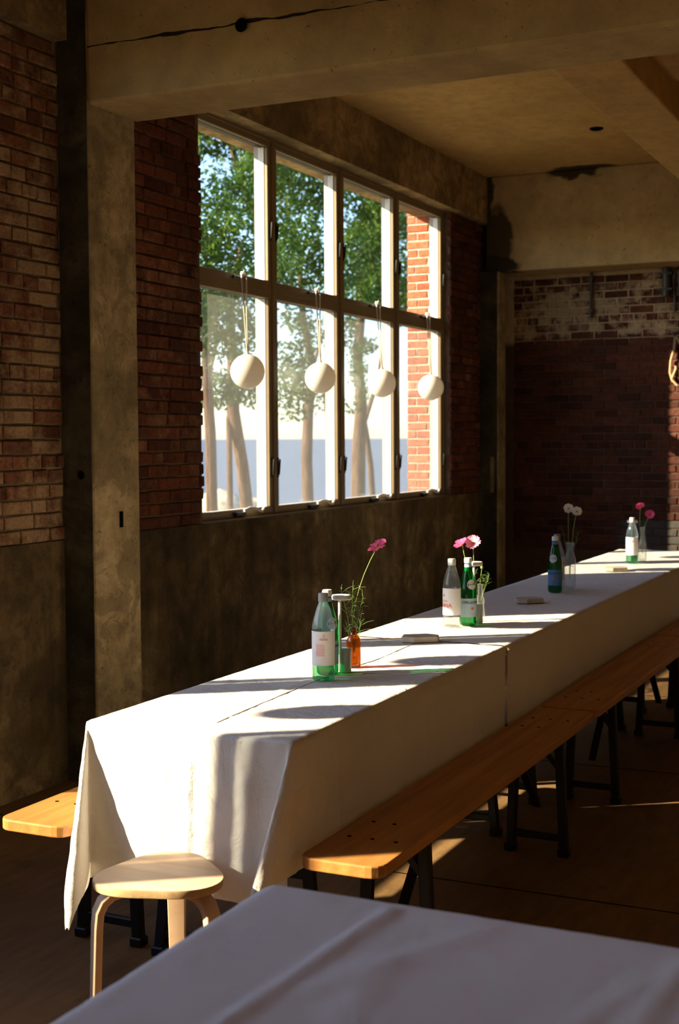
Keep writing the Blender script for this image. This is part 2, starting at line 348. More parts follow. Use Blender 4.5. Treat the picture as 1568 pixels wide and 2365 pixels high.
def schlick(m, ior):
    # reflectance of a glass surface, the same from both sides
    f0 = ((ior - 1) / (ior + 1)) ** 2
    lw = m.n('ShaderNodeLayerWeight'); lw.inputs[0].default_value = 0.5
    return m.math('ADD', m.math('MULTIPLY', m.math('POWER', lw.outputs[1], 5.0), 1 - f0), f0)
def thin_glass(name, tint, refl=1.0, rough=0.02, ior=1.45):
    m = NT(name)
    tr = m.n('ShaderNodeBsdfTransparent'); tr.inputs[0].default_value = (*tint, 1)
    gl = m.n('ShaderNodeBsdfGlossy'); gl.inputs['Roughness'].default_value = rough; gl.inputs[0].default_value = (refl, refl, refl, 1)
    fr = schlick(m, ior)
    mx = m.n('ShaderNodeMixShader'); m.l(fr, mx.inputs[0]); m.l(tr.outputs[0], mx.inputs[1]); m.l(gl.outputs[0], mx.inputs[2])
    m.l(mx.outputs[0], m.out.inputs[0]); return m.mat
def bottle_glass(name, tint, body, amt, ior=1.5):
    # coloured thick glass: tinted see-through wall with a share of light scattered in the wall, and a glossy skin
    m = NT(name)
    lw = m.n('ShaderNodeLayerWeight'); lw.inputs[0].default_value = 0.35
    tr = m.n('ShaderNodeBsdfTransparent')
    tc = m.mix(m.math('POWER', lw.outputs[1], 1.6), tint, [x * 0.6 for x in tint]); m.l(tc, tr.inputs[0])
    di = m.n('ShaderNodeBsdfTranslucent'); di.inputs[0].default_value = (*body, 1)
    m1 = m.n('ShaderNodeMixShader'); m1.inputs[0].default_value = amt; m.l(tr.outputs[0], m1.inputs[1]); m.l(di.outputs[0], m1.inputs[2])
    gl = m.n('ShaderNodeBsdfGlossy'); gl.inputs['Roughness'].default_value = 0.04
    fr = schlick(m, ior)
    m2 = m.n('ShaderNodeMixShader'); m.l(fr, m2.inputs[0]); m.l(m1.outputs[0], m2.inputs[1]); m.l(gl.outputs[0], m2.inputs[2])
    m.l(m2.outputs[0], m.out.inputs[0]); return m.mat
MAT['pane'] = thin_glass('window_glass', (0.93, 0.95, 0.94), 0.8)
MAT['glass_clear'] = bottle_glass('clear_glass', (0.95, 0.96, 0.95), (0.8, 0.8, 0.8), 0.14)
MAT['glass_aqua'] = bottle_glass('pale_aqua_glass', (0.91, 0.96, 0.96), (0.72, 0.82, 0.85), 0.26)
MAT['glass_aqua_glow'] = bottle_glass('green_tinted_glow_glass', (0.50, 0.86, 0.62), (0.25, 0.75, 0.38), 0.18)  # green glow in the bottle foot is put into the glass tint
MAT['glass_green'] = bottle_glass('green_glass', (0.06, 0.42, 0.18), (0.02, 0.34, 0.10), 0.12)
MAT['glass_amber'] = bottle_glass('amber_glass', (0.52, 0.22, 0.045), (0.50, 0.19, 0.02), 0.15)

def screen_mat():
    m = NT('insect_screen')
    tr = m.n('ShaderNodeBsdfTransparent'); di = m.n('ShaderNodeBsdfDiffuse'); di.inputs[0].default_value = (0.15, 0.145, 0.14, 1)
    t2 = m.n('ShaderNodeBsdfTranslucent'); t2.inputs[0].default_value = (0.15, 0.145, 0.14, 1)
    a = m.n('ShaderNodeMixShader'); a.inputs[0].default_value = 0.5; m.l(di.outputs[0], a.inputs[1]); m.l(t2.outputs[0], a.inputs[2])
    mx = m.n('ShaderNodeMixShader'); mx.inputs[0].default_value = 0.36; m.l(tr.outputs[0], mx.inputs[1]); m.l(a.outputs[0], mx.inputs[2])
    m.l(mx.outputs[0], m.out.inputs[0]); return m.mat
MAT['screen'] = screen_mat()

def globe_mat():
    m = NT('white_opal_globe')
    b = m.bsdf((0.90, 0.885, 0.86), 0.55, spec=0.3)
    tr = m.n('ShaderNodeBsdfTranslucent'); tr.inputs[0].default_value = (0.88, 0.80, 0.68, 1)
    mx = m.n('ShaderNodeMixShader'); mx.inputs[0].default_value = 0.22
    m.l(b.outputs[0], mx.inputs[1]); m.l(tr.outputs[0], mx.inputs[2]); m.l(mx.outputs[0], m.out.inputs[0]); return m.mat
MAT['globe'] = globe_mat()

def leaf_mat(name, stops):
    m = NT(name); v = m.pos(); c = m.ramp(m.noise(v, 2.2, 4, 0.7), stops)
    bs = m.bsdf(c, 0.55, spec=0.25)
    tr = m.n('ShaderNodeBsdfTranslucent'); m.l(m.mix(1.0, c, (1.5, 1.5, 0.7), 'MULTIPLY'), tr.inputs[0])
    mx = m.n('ShaderNodeMixShader'); mx.inputs[0].default_value = 0.4
    m.l(bs.outputs[0], mx.inputs[1]); m.l(tr.outputs[0], mx.inputs[2]); m.l(mx.outputs[0], m.out.inputs[0]); return m.mat
MAT['leaf'] = leaf_mat('tree_leaves', [(0.3, (0.012, 0.035, 0.008)), (0.5, (0.035, 0.085, 0.014)), (0.7, (0.10, 0.16, 0.022))])
def bark_mat():
    m = NT('bark'); v = m.pos((6, 6, 1.4)); n = m.noise(v, 2.5, 5, 0.65)
    m.bsdf(m.ramp(n, [(0.3, (0.07, 0.042, 0.028)), (0.7, (0.17, 0.115, 0.08))]), 0.9, n, 0.8, 0.03, spec=0.1); return m.mat
MAT['bark'] = bark_mat()
MAT['ground'] = concrete('dry_ground', (0.17, 0.16, 0.07), (0.27, 0.235, 0.13), (0.38, 0.32, 0.2), seed=20)
MAT['sand'] = concrete('pale_sand', (0.50, 0.42, 0.30), (0.58, 0.49, 0.36), (0.65, 0.56, 0.42), seed=21)
def sea_mat():
    m = NT('sea_water'); n = m.noise(m.pos((0.06, 0.06, 1)), 1.0, 4)
    m.bsdf((0.10, 0.12, 0.155), 0.45, n, 0.2, 0.5, spec=0.5); return m.mat
MAT['sea'] = sea_mat()

# ------------------------------------------------------------------ room dimensions (metres, x along the window wall, y towards it)
YW, YO = 3.77, 4.12                     # inner and outer face of the window wall
CEIL = 3.755
BX0, BX1 = 4.975, 5.36                  # the near cross beam and its column
XE = 11.12                              # brick face of the end wall
XB, YR = -7.2, -2.6                     # wall behind the camera, wall on the right
Z_DADO, Z_RING = 1.12, 3.375

def structure(o): o['kind'] = 'structure'; return o

structure(MB().box(XB - 0.2, XE + 0.4, YR - 0.2, YO, -0.2, 0.0).build('floor', MAT['floor']))
# floor joints: long board joints near the tables
fl = bpy.data.objects['floor']
for xx in (0.7, 2.55, 4.40, 6.25, 8.1):
    MB().box(xx - 0.003, xx + 0.003, YR, YW, 0.0, 0.0012).build('floor_joint', MAT['void'], fl)
ce = structure(MB().box(XB - 0.2, XE + 0.4, YR - 0.2, YO, CEIL, CEIL + 0.2).build('ceiling', MAT['slab']))
MB().box(BX1, 7.30, YR, 1.494, 3.475, CEIL).build('lowered_slab', MAT['slab'], ce)
o = MB().lathe([(0.0, -0.012), (0.040, -0.012), (0.048, -0.006), (0.050, 0.001)], 24, (9.387, 2.437, CEIL)).build('ceiling_outlet', MAT['void'], None, True)
tag(o, 'small round dark outlet set in the concrete ceiling', 'outlet')

# window wall: concrete dado, brick piers, ring beam
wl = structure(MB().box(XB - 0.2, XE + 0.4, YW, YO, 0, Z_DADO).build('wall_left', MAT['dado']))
MB().box(XB - 0.2, XE + 0.4, 3.71, YO, Z_RING, CEIL).build('ring_beam', MAT['ring'], wl)
W1 = (6.225, 10.03)                     # visible window opening (between brick edges)
W2 = (0.48, 4.388)                      # opening of the bay left of the frame
W3 = (-5.3, -1.35)
PIERS = [(W2[1], BX0 + 0.02), (BX1 - 0.02, W1[0]), (W1[1], XE + 0.3)]

rng = random.Random(7)
def brick_mesh(name, L, H, D, mat, seed):
    r = random.Random(seed); c = 0.005; v = []
    def j(a): return (r.random() - 0.5) * a
    for (x, z) in ((0, 0), (L, 0), (L, H), (0, H)): v.append((x, D, z))
    base = [(j(.005), j(.004)) for _ in range(4)]
    for k, (x, z) in enumerate(((0, 0), (L, 0), (L, H), (0, H))): v.append((x + base[k][0], c, z + base[k][1]))
    for k, (x, z) in enumerate(((c, c), (L - c, c), (L - c, H - c), (c, H - c))): v.append((x + base[k][0] + j(.003), j(.003), z + base[k][1] + j(.002)))
    f = []
    for a in (0, 4):
        for k in range(4): f.append((a + k, a + (k + 1) % 4, a + 4 + (k + 1) % 4, a + 4 + k))
    f.append((8, 9, 10, 11))
    me = bpy.data.meshes.new(name); me.from_pydata(v, [], f); me.materials.append(mat); me.update(); return me

COURSE, BL, MJ = 0.0662, 0.193, 0.010
BRICKS = {}
def brick_for(kind, matname):
    key = (kind, matname)
    if key not in BRICKS:
        L = {'full': BL, 'half': BL / 2 - 0.005, 'q': 0.143}[kind]
        BRICKS[key] = [brick_mesh('brick', L, COURSE - MJ, 0.03, MAT[matname], len(kind) * 11 + i * 13 + len(matname)) for i in range(5)]
    return rng.choice(BRICKS[key])

def lay(parent, length, z0, z1, place, matname, header_every=6, first=0, p_half=0.0):
    """place(u, z, mesh, scale_u, depth): lays one brick with its left bottom corner at u along the wall"""
    n = int((z1 - z0) / COURSE + 0.02); k = 0
    for row in range(n):
        z = z0 + row * COURSE + MJ / 2
        hdr = (row + first) % header_every == header_every - 1
        kind = 'half' if hdr else 'full'
        bl = BL / 2 - 0.005 if hdr else BL
        u = -((row % 2) * (bl + MJ) / 2) - rng.random() * 0.03
        while u < length - 0.02:
            if not hdr:
                half = rng.random() < p_half; kind = 'half' if half else 'full'; bl = BL / 2 - 0.005 if half else BL
            u0 = max(u, 0.0); u1 = min(u + bl, length)
            if u1 - u0 > 0.03:
                place(u0, z, brick_for(kind, matname), (u1 - u0) / bl, rng.uniform(-0.0035, 0.0035)); k += 1
            u += bl + MJ
    return k

def pier(x0, x1, mortar, matname, bricks_from=None, back=YO):
    p = MB().box(x0, x1, YW + 0.013, back, Z_DADO, Z_RING).build('brick_pier', MAT[mortar], wl)
    xs = x0 if bricks_from is None else bricks_from
    def place(u, z, me, s, d):
        if xs + u > 10.75: return
        put('brick', me, p, (xs + u, YW + d, z), (0, 0, 0), (s, 1, 1))
    n = lay(p, x1 - xs, Z_DADO, Z_RING, place, matname, 6, 0, 0.28)
    return p
pier(*PIERS[0], 'mortar', 'brick_washed')
pier(*PIERS[1], 'mortar_dark', 'brick_red', 5.5)
pier(*PIERS[2], 'mortar_dark', 'brick_red', None, 3.95)
for (a, b) in ((XB - 0.2, W3[0]), (W3[1], W2[0])):
    MB().box(a, b, YW, YO, Z_DADO, Z_RING).build('brick_pier', MAT['brick_red'], wl)

# end wall
we = structure(MB().box(XE + 0.008, XE + 0.4, YR, YO, 0, CEIL).build('wall_end', MAT['mortar_end']))
Y_LEFT, Y_MID = 3.60, 1.97
def place_end(u, z, me, s, d): put('brick', me, we, (XE + d, Y_LEFT - u, z), (0, 0, -pi / 2), (s, 1, 1))
n_end = lay(we, Y_LEFT - Y_MID, 0.62, 2.97, place_end, 'brick_end', 8, 2)
rest = MB(); rr = random.Random(3)
for row in range(int(2.97 / COURSE)):
    z = row * COURSE + 0.005; yy = YR + (row % 2) * 0.1
    while yy < Y_MID - 0.01:
        y1 = min(yy + BL, Y_MID - 0.005); rest.box(XE + rr.uniform(-0.003, 0.003), XE + 0.03, yy, y1, z, z + COURSE - MJ); yy += BL + MJ
o = rest.build('brick', MAT['brick_end'], we); o['kind'] = 'stuff'

# other walls that close the room
structure(MB().box(XB - 0.2, XE + 0.4, YR - 0.2, YR, 0, CEIL).build('wall_right', MAT['plaster']))
structure(MB().box(XB - 0.2, XB, YR, YO, 0, CEIL).build('wall_back', MAT['plaster']))

# columns and beams
def column(x0, x1, y0, top, mats, name='column'):
    c = structure(MB().box(x0, x1, y0, YW + 0.02, 0, top).build(name, mats[0], None, False, 0.012, 2))
    return c
c1 = column(4.99, 5.355, 3.60, CEIL, [MAT['column']])
MB().box(4.984, 4.991, 3.612, YW, 0, CEIL).build('dark_side', MAT['column_dark'], c1)  # thin darker sheet over the near side of the column
MB().box(5.18, 5.208, 3.597, 3.602, 1.17, 1.245).build('socket_slot', MAT['void'], c1)
MB().lathe([(0.0, 0.0), (0.016, 0.0), (0.02, 0.006)], 10, (0, 0, 0)).build('tie_hole', MAT['void'], c1).matrix_local = Matrix.Translation((4.982, 3.665, 1.42)) @ Matrix.Rotation(-pi / 2, 4, 'Y')
c2 = column(10.71, 10.90, 3.60, 2.97, [MAT['column']])
MB().box(10.704, 10.712, 3.614, YW, 0, 2.97).build('dark_side', MAT['column_dark'], c2)  # same darker sheet on the far column
MB().box(10.701, 10.706, 3.64, 3.67, 1.12, 1.42).build('bare_patch', MAT['column'], c2)
cross = structure(MB().box(BX0, BX1, YR, 3.60, 3.075, CEIL).build('ceiling_beam', MAT['beam'], None, False, 0.015, 2))
h = MB().lathe([(0.0, 0.0), (0.022, 0.0), (0.03, 0.008)], 12, (0, 0, 0)).build('tie_hole', MAT['void'], cross); h.matrix_local = Matrix.Translation((BX0 - 0.004, 2.80, 3.312)) @ Matrix.Rotation(-pi / 2, 4, 'Y')
structure(MB().box(BX1, 10.74, 1.494, 1.83, 3.316, CEIL).build('ceiling_beam', MAT['slab'], None, False, 0.01, 2))
eb = structure(MB().box(10.73, XE + 0.1, YR, 3.72, 2.965, CEIL).build('ceiling_beam', MAT['endbeam'], None, False, 0.012, 2))
structure(MB().box(-0.75, -0.37, YR, 3.715, 3.075, CEIL).build('ceiling_beam', MAT['beam']))

# ------------------------------------------------------------------ windows
Z0G, Z1G, Z2G, Z3G = 1.172, 2.422, 2.528, 3.322     # lower glass bottom/top, upper glass bottom/top
FY = 3.83
def ring(mb, x0, x1, z0, z1, w, y0, y1, wb=None, wt=None, m=0, mt=None):
    wb = w if wb is None else wb; wt = w if wt is None else wt
    mb.box(x0, x1, y0, y1, z0, z0 + wb, m); mb.box(x0, x1, y0, y1, z1 - wt, z1, m if mt is None else mt)
    mb.box(x0, x0 + w, y0, y1, z0 + wb, z1 - wt, m); mb.box(x1 - w, x1, y0, y1, z0 + wb, z1 - wt, m); return mb

def make_window(name, glass_left, pitch, gw, nP, opened=False, ztop=Z3G, detail=True):
    w = structure(empty(name, (0, 0, 0)))
    x_in = glass_left - 0.10; x_out = glass_left + pitch * (nP - 1) + gw + 0.10
    mw = pitch - gw
    fr = MB(); ring(fr, x_in, x_out, 1.085, ztop + 0.075, 0.055, FY, 3.95, 0.05, 0.04)
    fr.box(x_in - 0.0, x_out, FY - 0.03, FY + 0.0, 1.085, 1.125)
    fr.build('frame', MAT['bronze'], w, False, 0.004, 1)
    for k in range(1, nP):
        xm = glass_left + pitch * k - mw / 2
        hm = 0.052 if opened else 0.019
        MB().box(xm - hm, xm + (0.035 if opened else hm), FY - 0.006, 3.93, 1.13, ztop + 0.04).build('mullion', MAT['bronze'], w, False, 0.004, 1)
        MB().box(xm - 0.012, xm + 0.012, 3.93, 3.945, 1.13, ztop + 0.04).build('mullion_cover', MAT['sash'], w)
    MB().box(x_in + 0.05, x_out - 0.05, FY + 0.004, 3.93, (Z1G + Z2G) / 2 - 0.016, (Z1G + Z2G) / 2 + 0.016).build('transom', MAT['bronze'], w, False, 0.003, 1)
    for k in range(nP):
        for lvl, (za, zb) in enumerate(((Z0G, Z1G), (Z2G, ztop))):
            gx0 = glass_left + pitch * k; gx1 = gx0 + gw; e = mw / 2 - 0.022; eb = 0.04
            root = empty('casement', (gx0 - e, 3.87, 0), 0, w)
            L = gw + 2 * e
            b = MB(); ring(b, 0, L, za - eb, zb + eb, e, -0.036, -0.012, eb, eb)
            b.build('inner_stiles', MAT['bronze'], root, False, 0.004, 1)
            b = MB(); ring(b, e - 0.006, L - e + 0.006, za - 0.006, zb + 0.006, 0.006, -0.014, -0.006)
            b.build('gasket', MAT['bronze_and_rail_shade'], root)
            b = MB(); ring(b, 0.002, L - 0.002, za - eb, zb + eb, e, -0.012, 0.028, eb, eb, 0, 1)
            b.build('outer_sash', [MAT['sash'], MAT['bronze_and_rail_shade']], root, False, 0.003, 1)  # top rail is white too, its shade is painted in with the dark material
            b = MB(); ring(b, 0.002, L - 0.002, za - eb, zb + eb, e - 0.010, 0.028, 0.062, eb - 0.01, eb - 0.01, 0, 1)
            b.build('weather_track', [MAT['sash_grey'], MAT['bronze_and_rail_shade']], root, False, 0.003, 1)  # top piece dark as well, shade put into its colour
            MB().box(e - 0.004, L - e + 0.004, -0.003, 0.002, za - 0.004, zb + 0.004).build('pane', MAT['pane'], root)
            if lvl == 0 and detail:
                MB().add([(e, -0.016, za), (L - e, -0.016, za), (L - e, -0.016, zb), (e, -0.016, zb)], [(0, 1, 2, 3)]).build('insect_screen', MAT['screen'], root)
            if opened and lvl == 0:
                root.rotation_euler = (0, 0, 0.28); root.location.y += 0.05
            if not detail: continue
            zl = za + (0.30 if lvl == 1 else 0.235)
            for xs in (L - 0.5 * e, 0.5 * e):
                lm = MB(); lm.box(xs - 0.007, xs + 0.007, -0.044, -0.036, zl - 0.06, zl + 0.06)
                lm.bar((xs, -0.047, zl - 0.045), (xs, -0.054, zl + 0.05), 0.011, 0.009, (0, 1, 0))
                lm.build('lock_lever', MAT['bronze_and_rail_shade'], root, False, 0.003, 2)
            xc = L * 0.56
            if lvl == 0:
                cm = MB().box(xc - 0.085, xc + 0.03, -0.062, -0.036, za - 0.036, za - 0.012)
                cm.build('crank_box', MAT['black'], root, False, 0.006, 2)
                pts = [(xc - 0.005, -0.064, za - 0.006), (xc + 0.03, -0.080, za + 0.008), (xc + 0.085, -0.088, za + 0.004), (xc + 0.14, -0.090, za - 0.012), (xc + 0.165, -0.090, za - 0.016), (xc + 0.19, -0.090, za + 0.004)]
                MB().tube(pts, [0.009, 0.010, 0.010, 0.009, 0.009, 0.007], 8).build('crank_handle', MAT['cap_white'], root, True)
            else:
                MB().box(xc - 0.075, xc + 0.03, -0.052, -0.036, za - 0.030, za - 0.012).build('latch_plate', MAT['black'], root, False, 0.004, 1)
                MB().lathe([(0.0, 0.016), (0.010, 0.013), (0.014, 0.0), (0.010, -0.012), (0.0, -0.016)], 12, (xc + 0.012, -0.058, za + 0.0)).build('latch_knob', MAT['chrome'], root, True)
    return w
w1 = make_window('window_1', 6.255, 0.957, 0.845, 4)
w2 = make_window('window_2', 0.465 + 0.055, 0.9975, 0.888, 4, True, detail=False)
w3 = make_window('window_3', -5.22, 0.957, 0.845, 4, False, detail=False)

# outdoor brick pilasters beside the windows
def pilaster(x0, x1, bricks):
    p = structure(MB().box(x0 + 0.006, x1, 3.95, 4.154, -0.5, 4.2).build('outer_pilaster', MAT['mortar_out']))
    if bricks:
        YP = 4.16
        def place(u, z, me, s, d): put('brick', me, p, (x0 + d * 0.5, YP - u, z), (0, 0, -pi / 2), (s, 1, 1))
        lay(p, YP - 3.952, 0.98, 3.56, place, 'brick_out', 99)
    return p
pilaster(10.06, 11.4, True)
pilaster(5.2, 6.14, False)
pilaster(4.52, 5.0, False)
pilaster(-1.3, 0.40, False)

# ------------------------------------------------------------------ hanging globes
def globe(x, y, z, hook_x, label, seen=True):
    r = 0.098
    g = empty('hanging_globe', (x, y, z))
    prof = [(r * sin(pi * i / 20), -r * cos(pi * i / 20)) for i in range(21)]
    prof[0] = (0.0005, -r); prof[-1] = (0.0005, r)
    MB().lathe(prof, 36).build('globe', MAT['globe'], g, True, angle=180)
    MB().lathe([(0.0, 0.012), (0.010, 0.012), (0.012, 0.0)], 12, (0, 0, r - 0.002)).build('top_cap', MAT['cord'], g, True)
    hk = Vector((hook_x - x, 3.795 - y, 2.545 - z))
    for s in (-1, 1):
        pts = [(s * 0.003, 0, r + 0.006), (s * 0.014 + hk.x * 0.5, hk.y * 0.5, hk.z * 0.55), (s * 0.030 + hk.x, hk.y - 0.002, hk.z - 0.03), (hk.x, hk.y - 0.004, hk.z)]
        MB().tube(pts, 0.0042, 8).build('cord', MAT['cord'], g, True)
    tag(g, label, 'globe', 'white globes hung along the window'); return g
GY = 3.735
gl = ['large-looking white globe hanging in the window pane nearest the concrete column',
      'white globe hanging in the second window pane from the concrete column',
      'white globe hanging in the third window pane from the concrete column',
      'white globe hanging in front of the outdoor brick pilaster, farthest along the window']
for i, X in enumerate((6.756, 7.708, 8.695, 9.64)):
    k = GY / 3.79; globe(X * k, GY, 1.58 + (2.010 - 1.62) * k, 6.255 + 0.957 * i + 0.845 * 0.56 + 0.0, gl[i])
for i in range(4):
    globe(1.03 + 0.9975 * i, GY, 1.965, 1.05 + 0.9975 * i, 'white globe in the next bay\'s window, ' + ['first', 'second', 'third', 'fourth'][i] + ' from the camera, seen only by its shadow')

# ------------------------------------------------------------------ fittings on the end wall
def up_pipe(y, z0, z1, r, label):
    t = empty('wall_pipe', (XE - r - 0.012, y, z0))
    MB().tube([(0, 0, 0), (0, 0, z1 - z0)], r, 14).build('pipe', MAT['pipe'], t, True)
    for zz in (0.06, z1 - z0 - 0.05):
        MB().box(-r * 1.1, r + 0.012, -r * 1.4, r * 1.4, zz - 0.008, zz + 0.008).build('clamp', MAT['pipe'], t)
    return tag(t, label, 'pipe')
up_pipe(2.917, 2.585, 2.962, 0.013, 'thin dark conduit stub hanging below the end beam on the brick')
up_pipe(2.285, 2.725, 2.962, 0.036, 'thick dark pipe stub under the end beam beside the cables')
for i, (y, b) in enumerate(((2.222, 0.0), (2.178, 0.012))):
    pts = [(XE - 0.02, y - 0.03, 2.962), (XE - 0.05, y - 0.012, 2.93), (XE - 0.03, y + 0.012, 2.86), (XE - 0.02, y + 0.004, 2.75), (XE - 0.02, y, 2.60 - b)]
    o = MB().tube(pts, 0.010, 8).build('cable', MAT['pipe'], None, True)
    tag(o, ['dark cable bending down the end wall next to the thick pipe', 'dark cable at the right picture edge, outer one of two below the end beam'][i], 'cable')
rp = empty('rope_coil', (XE - 0.03, 2.205, 2.40))
MB().tube([(0, 0.01, 0.0), (0, 0.018, -0.10), (0, 0.045, -0.20), (0, 0.05, -0.29), (0, 0.035, -0.35), (0, -0.01, -0.40), (0, -0.05, -0.41), (0, -0.08, -0.30), (0, -0.05, -0.1), (0, 0.0, 0.0)], 0.010, 8).build('rope_loop', MAT['rope'], rp, True)
MB().tube([(-0.01, 0.03, -0.34), (-0.02, 0.015, -0.31), (-0.02, -0.005, -0.26), (-0.02, 0.002, -0.24)], 0.011, 8).build('rope_knot', MAT['rope'], rp, True)
MB().tube([(0.03, 0.008, 0.0), (-0.03, 0.008, 0.0), (-0.035, 0.008, 0.03)], 0.005, 6).build('wall_hook', MAT['iron'], rp, True)
tag(rp, 'tan rope loop hung on the brick end wall at the sunlit edge', 'rope')

# ------------------------------------------------------------------ folding tables and benches
def leg_frame(mb, x, half, z_top, foot, lean):
    """a folding steel stand across the plank: two posts, top bar, foot bar, two diagonal braces"""
    for s in (-1, 1):
        mb.bar((x, s * half, z_top), (x + lean, s * foot, 0.0), 0.034, 0.034, (1, 0, 0))
        mb.box(x + lean - 0.022, x + lean + 0.022, s * foot - 0.022, s * foot + 0.022, 0, 0.03)
    mb.bar((x, -half, z_top - 0.017), (x, half, z_top - 0.017), 0.03, 0.034)
    mb.bar((x + lean * 0.85, -foot, 0.07), (x + lean * 0.85, foot, 0.07), 0.024, 0.028)
def rounded_plank(L, W, T, r, name, mat, parent, z):
    pts = []
    for (cx, cy, a0) in ((L - r, W / 2 - r, 0), (r, W / 2 - r, 90), (r, -W / 2 + r, 180), (L - r, -W / 2 + r, 270)):
        for k in range(5):
            a = radians(a0 + 90 * k / 4); pts.append((cx + r * cos(a), cy + r * sin(a)))
    n = len(pts); m = MB(); m.add([(x, y, z - T) for x, y in pts] + [(x, y, z) for x, y in pts],
        [tuple(range(n))[::-1], tuple(range(n, 2 * n))] + [(i, (i + 1) % n, n + (i + 1) % n, n + i) for i in range(n)])
    return m.build(name, mat, parent, False, 0.005, 3)
disc = MB().lathe([(0.0001, 0.0008), (0.0062, 0.0008), (0.0062, -0.002)], 12).build('screw_hole', MAT['void']); disc_me = disc.data; bpy.data.objects.remove(disc)

def bench_proto(L=2.15, W=0.243, z=0.48):
    b = empty('bench', (0, 0, 0))
    p = rounded_plank(L, W, 0.034, 0.045, 'plank', MAT['pine'], b, z)
    for x0, s in ((0.30, 1), (L - 0.30, -1)):
        for dx, dy in ((0, 0.07), (0, 0.0), (0, -0.07), (0.155 * s, 0.065), (0.155 * s, 0.0)):
            put('screw_hole', disc_me, p, (x0 - 0.08 * s + dx, dy, z))
        m = MB(); leg_frame(m, x0 + 0.09 * s, 0.085, z - 0.034, 0.105, -0.0); m.build('leg_frame', MAT['iron'], b, False, 0.004, 1)
        m = MB(); m.bar((x0 + 0.09 * s, 0, z - 0.3), (x0 + 0.36 * s, 0, z - 0.036), 0.03, 0.008)
        m.bar((x0 + 0.09 * s, -0.085, z - 0.15), (x0 + 0.09 * s, 0, z - 0.05), 0.02, 0.006, (1, 0, 0)); m.bar((x0 + 0.09 * s, 0.085, z - 0.15), (x0 + 0.09 * s, 0, z - 0.05), 0.02, 0.006, (1, 0, 0))
        m.build('brace', MAT['iron'], b)
    return b
b0 = bench_proto()
BG = 'varnished pine benches along the long table'
b0.location = (3.075, 1.470, 0); b0.rotation_euler.z = radians(0.0)
tag(b0, 'orange pine bench in front of the long table, the one nearest the camera', 'bench', BG)
for i, X in enumerate((5.245, 7.415)):
    c = copy_tree(b0); c.location = (X, 1.468 - 0.004 * i, 0)
    c['label'] = ['orange pine bench in front of the long table, second from the camera', 'orange pine bench in front of the long table, third and farthest'][i]
c = copy_tree(b0); c.location = (3.03, 2.432, 0)
c['label'] = 'sunlit pine bench on the window side, sticking out left of the tablecloth'

def table_proto(L, W=0.645, z=0.766):
    t = empty('folding_table', (0, 0, 0))
    rounded_plank(L, W, 0.03, 0.03, 'table_top', MAT['pine'], t, z)
    for x0, s in ((0.27, 1), (L - 0.27, -1)):
        m = MB(); leg_frame(m, x0, 0.20, z - 0.03, 0.27, -0.02 * s)
        m.build('leg_frame', MAT['ironpaint'], t, False, 0.004, 1)
        m = MB(); m.bar((x0, 0, z - 0.45), (x0 + 0.4 * s, 0, z - 0.032), 0.03, 0.01); m.bar((x0, -0.25, z - 0.45), (x0, 0.25, z - 0.45), 0.03, 0.03); m.build('brace', MAT['ironpaint'], t)
    return t
TY = 1.955
t0 = table_proto(2.10); t0.location = (3.135, TY, 0)
TG = 'folding tables set end to end under the cloths'
tag(t0, 'folding table under the white cloth, nearest of the row, dark blue steel legs', 'table', TG)
for i in range(2):
    c = copy_tree(t0); c.location = (5.24 + 2.105 * i, TY, 0)
    c['label'] = ['folding table under the white cloth, middle one of the row', 'folding table under the white cloth, farthest of the row by the brick end wall'][i]

# ------------------------------------------------------------------ cloths
def drape(d, r, flare):
    q = r * pi / 2
    if d <= q: return r * sin(d / r), r * (1 - cos(d / r))
    return r + flare * (d - q), r + (d - q)

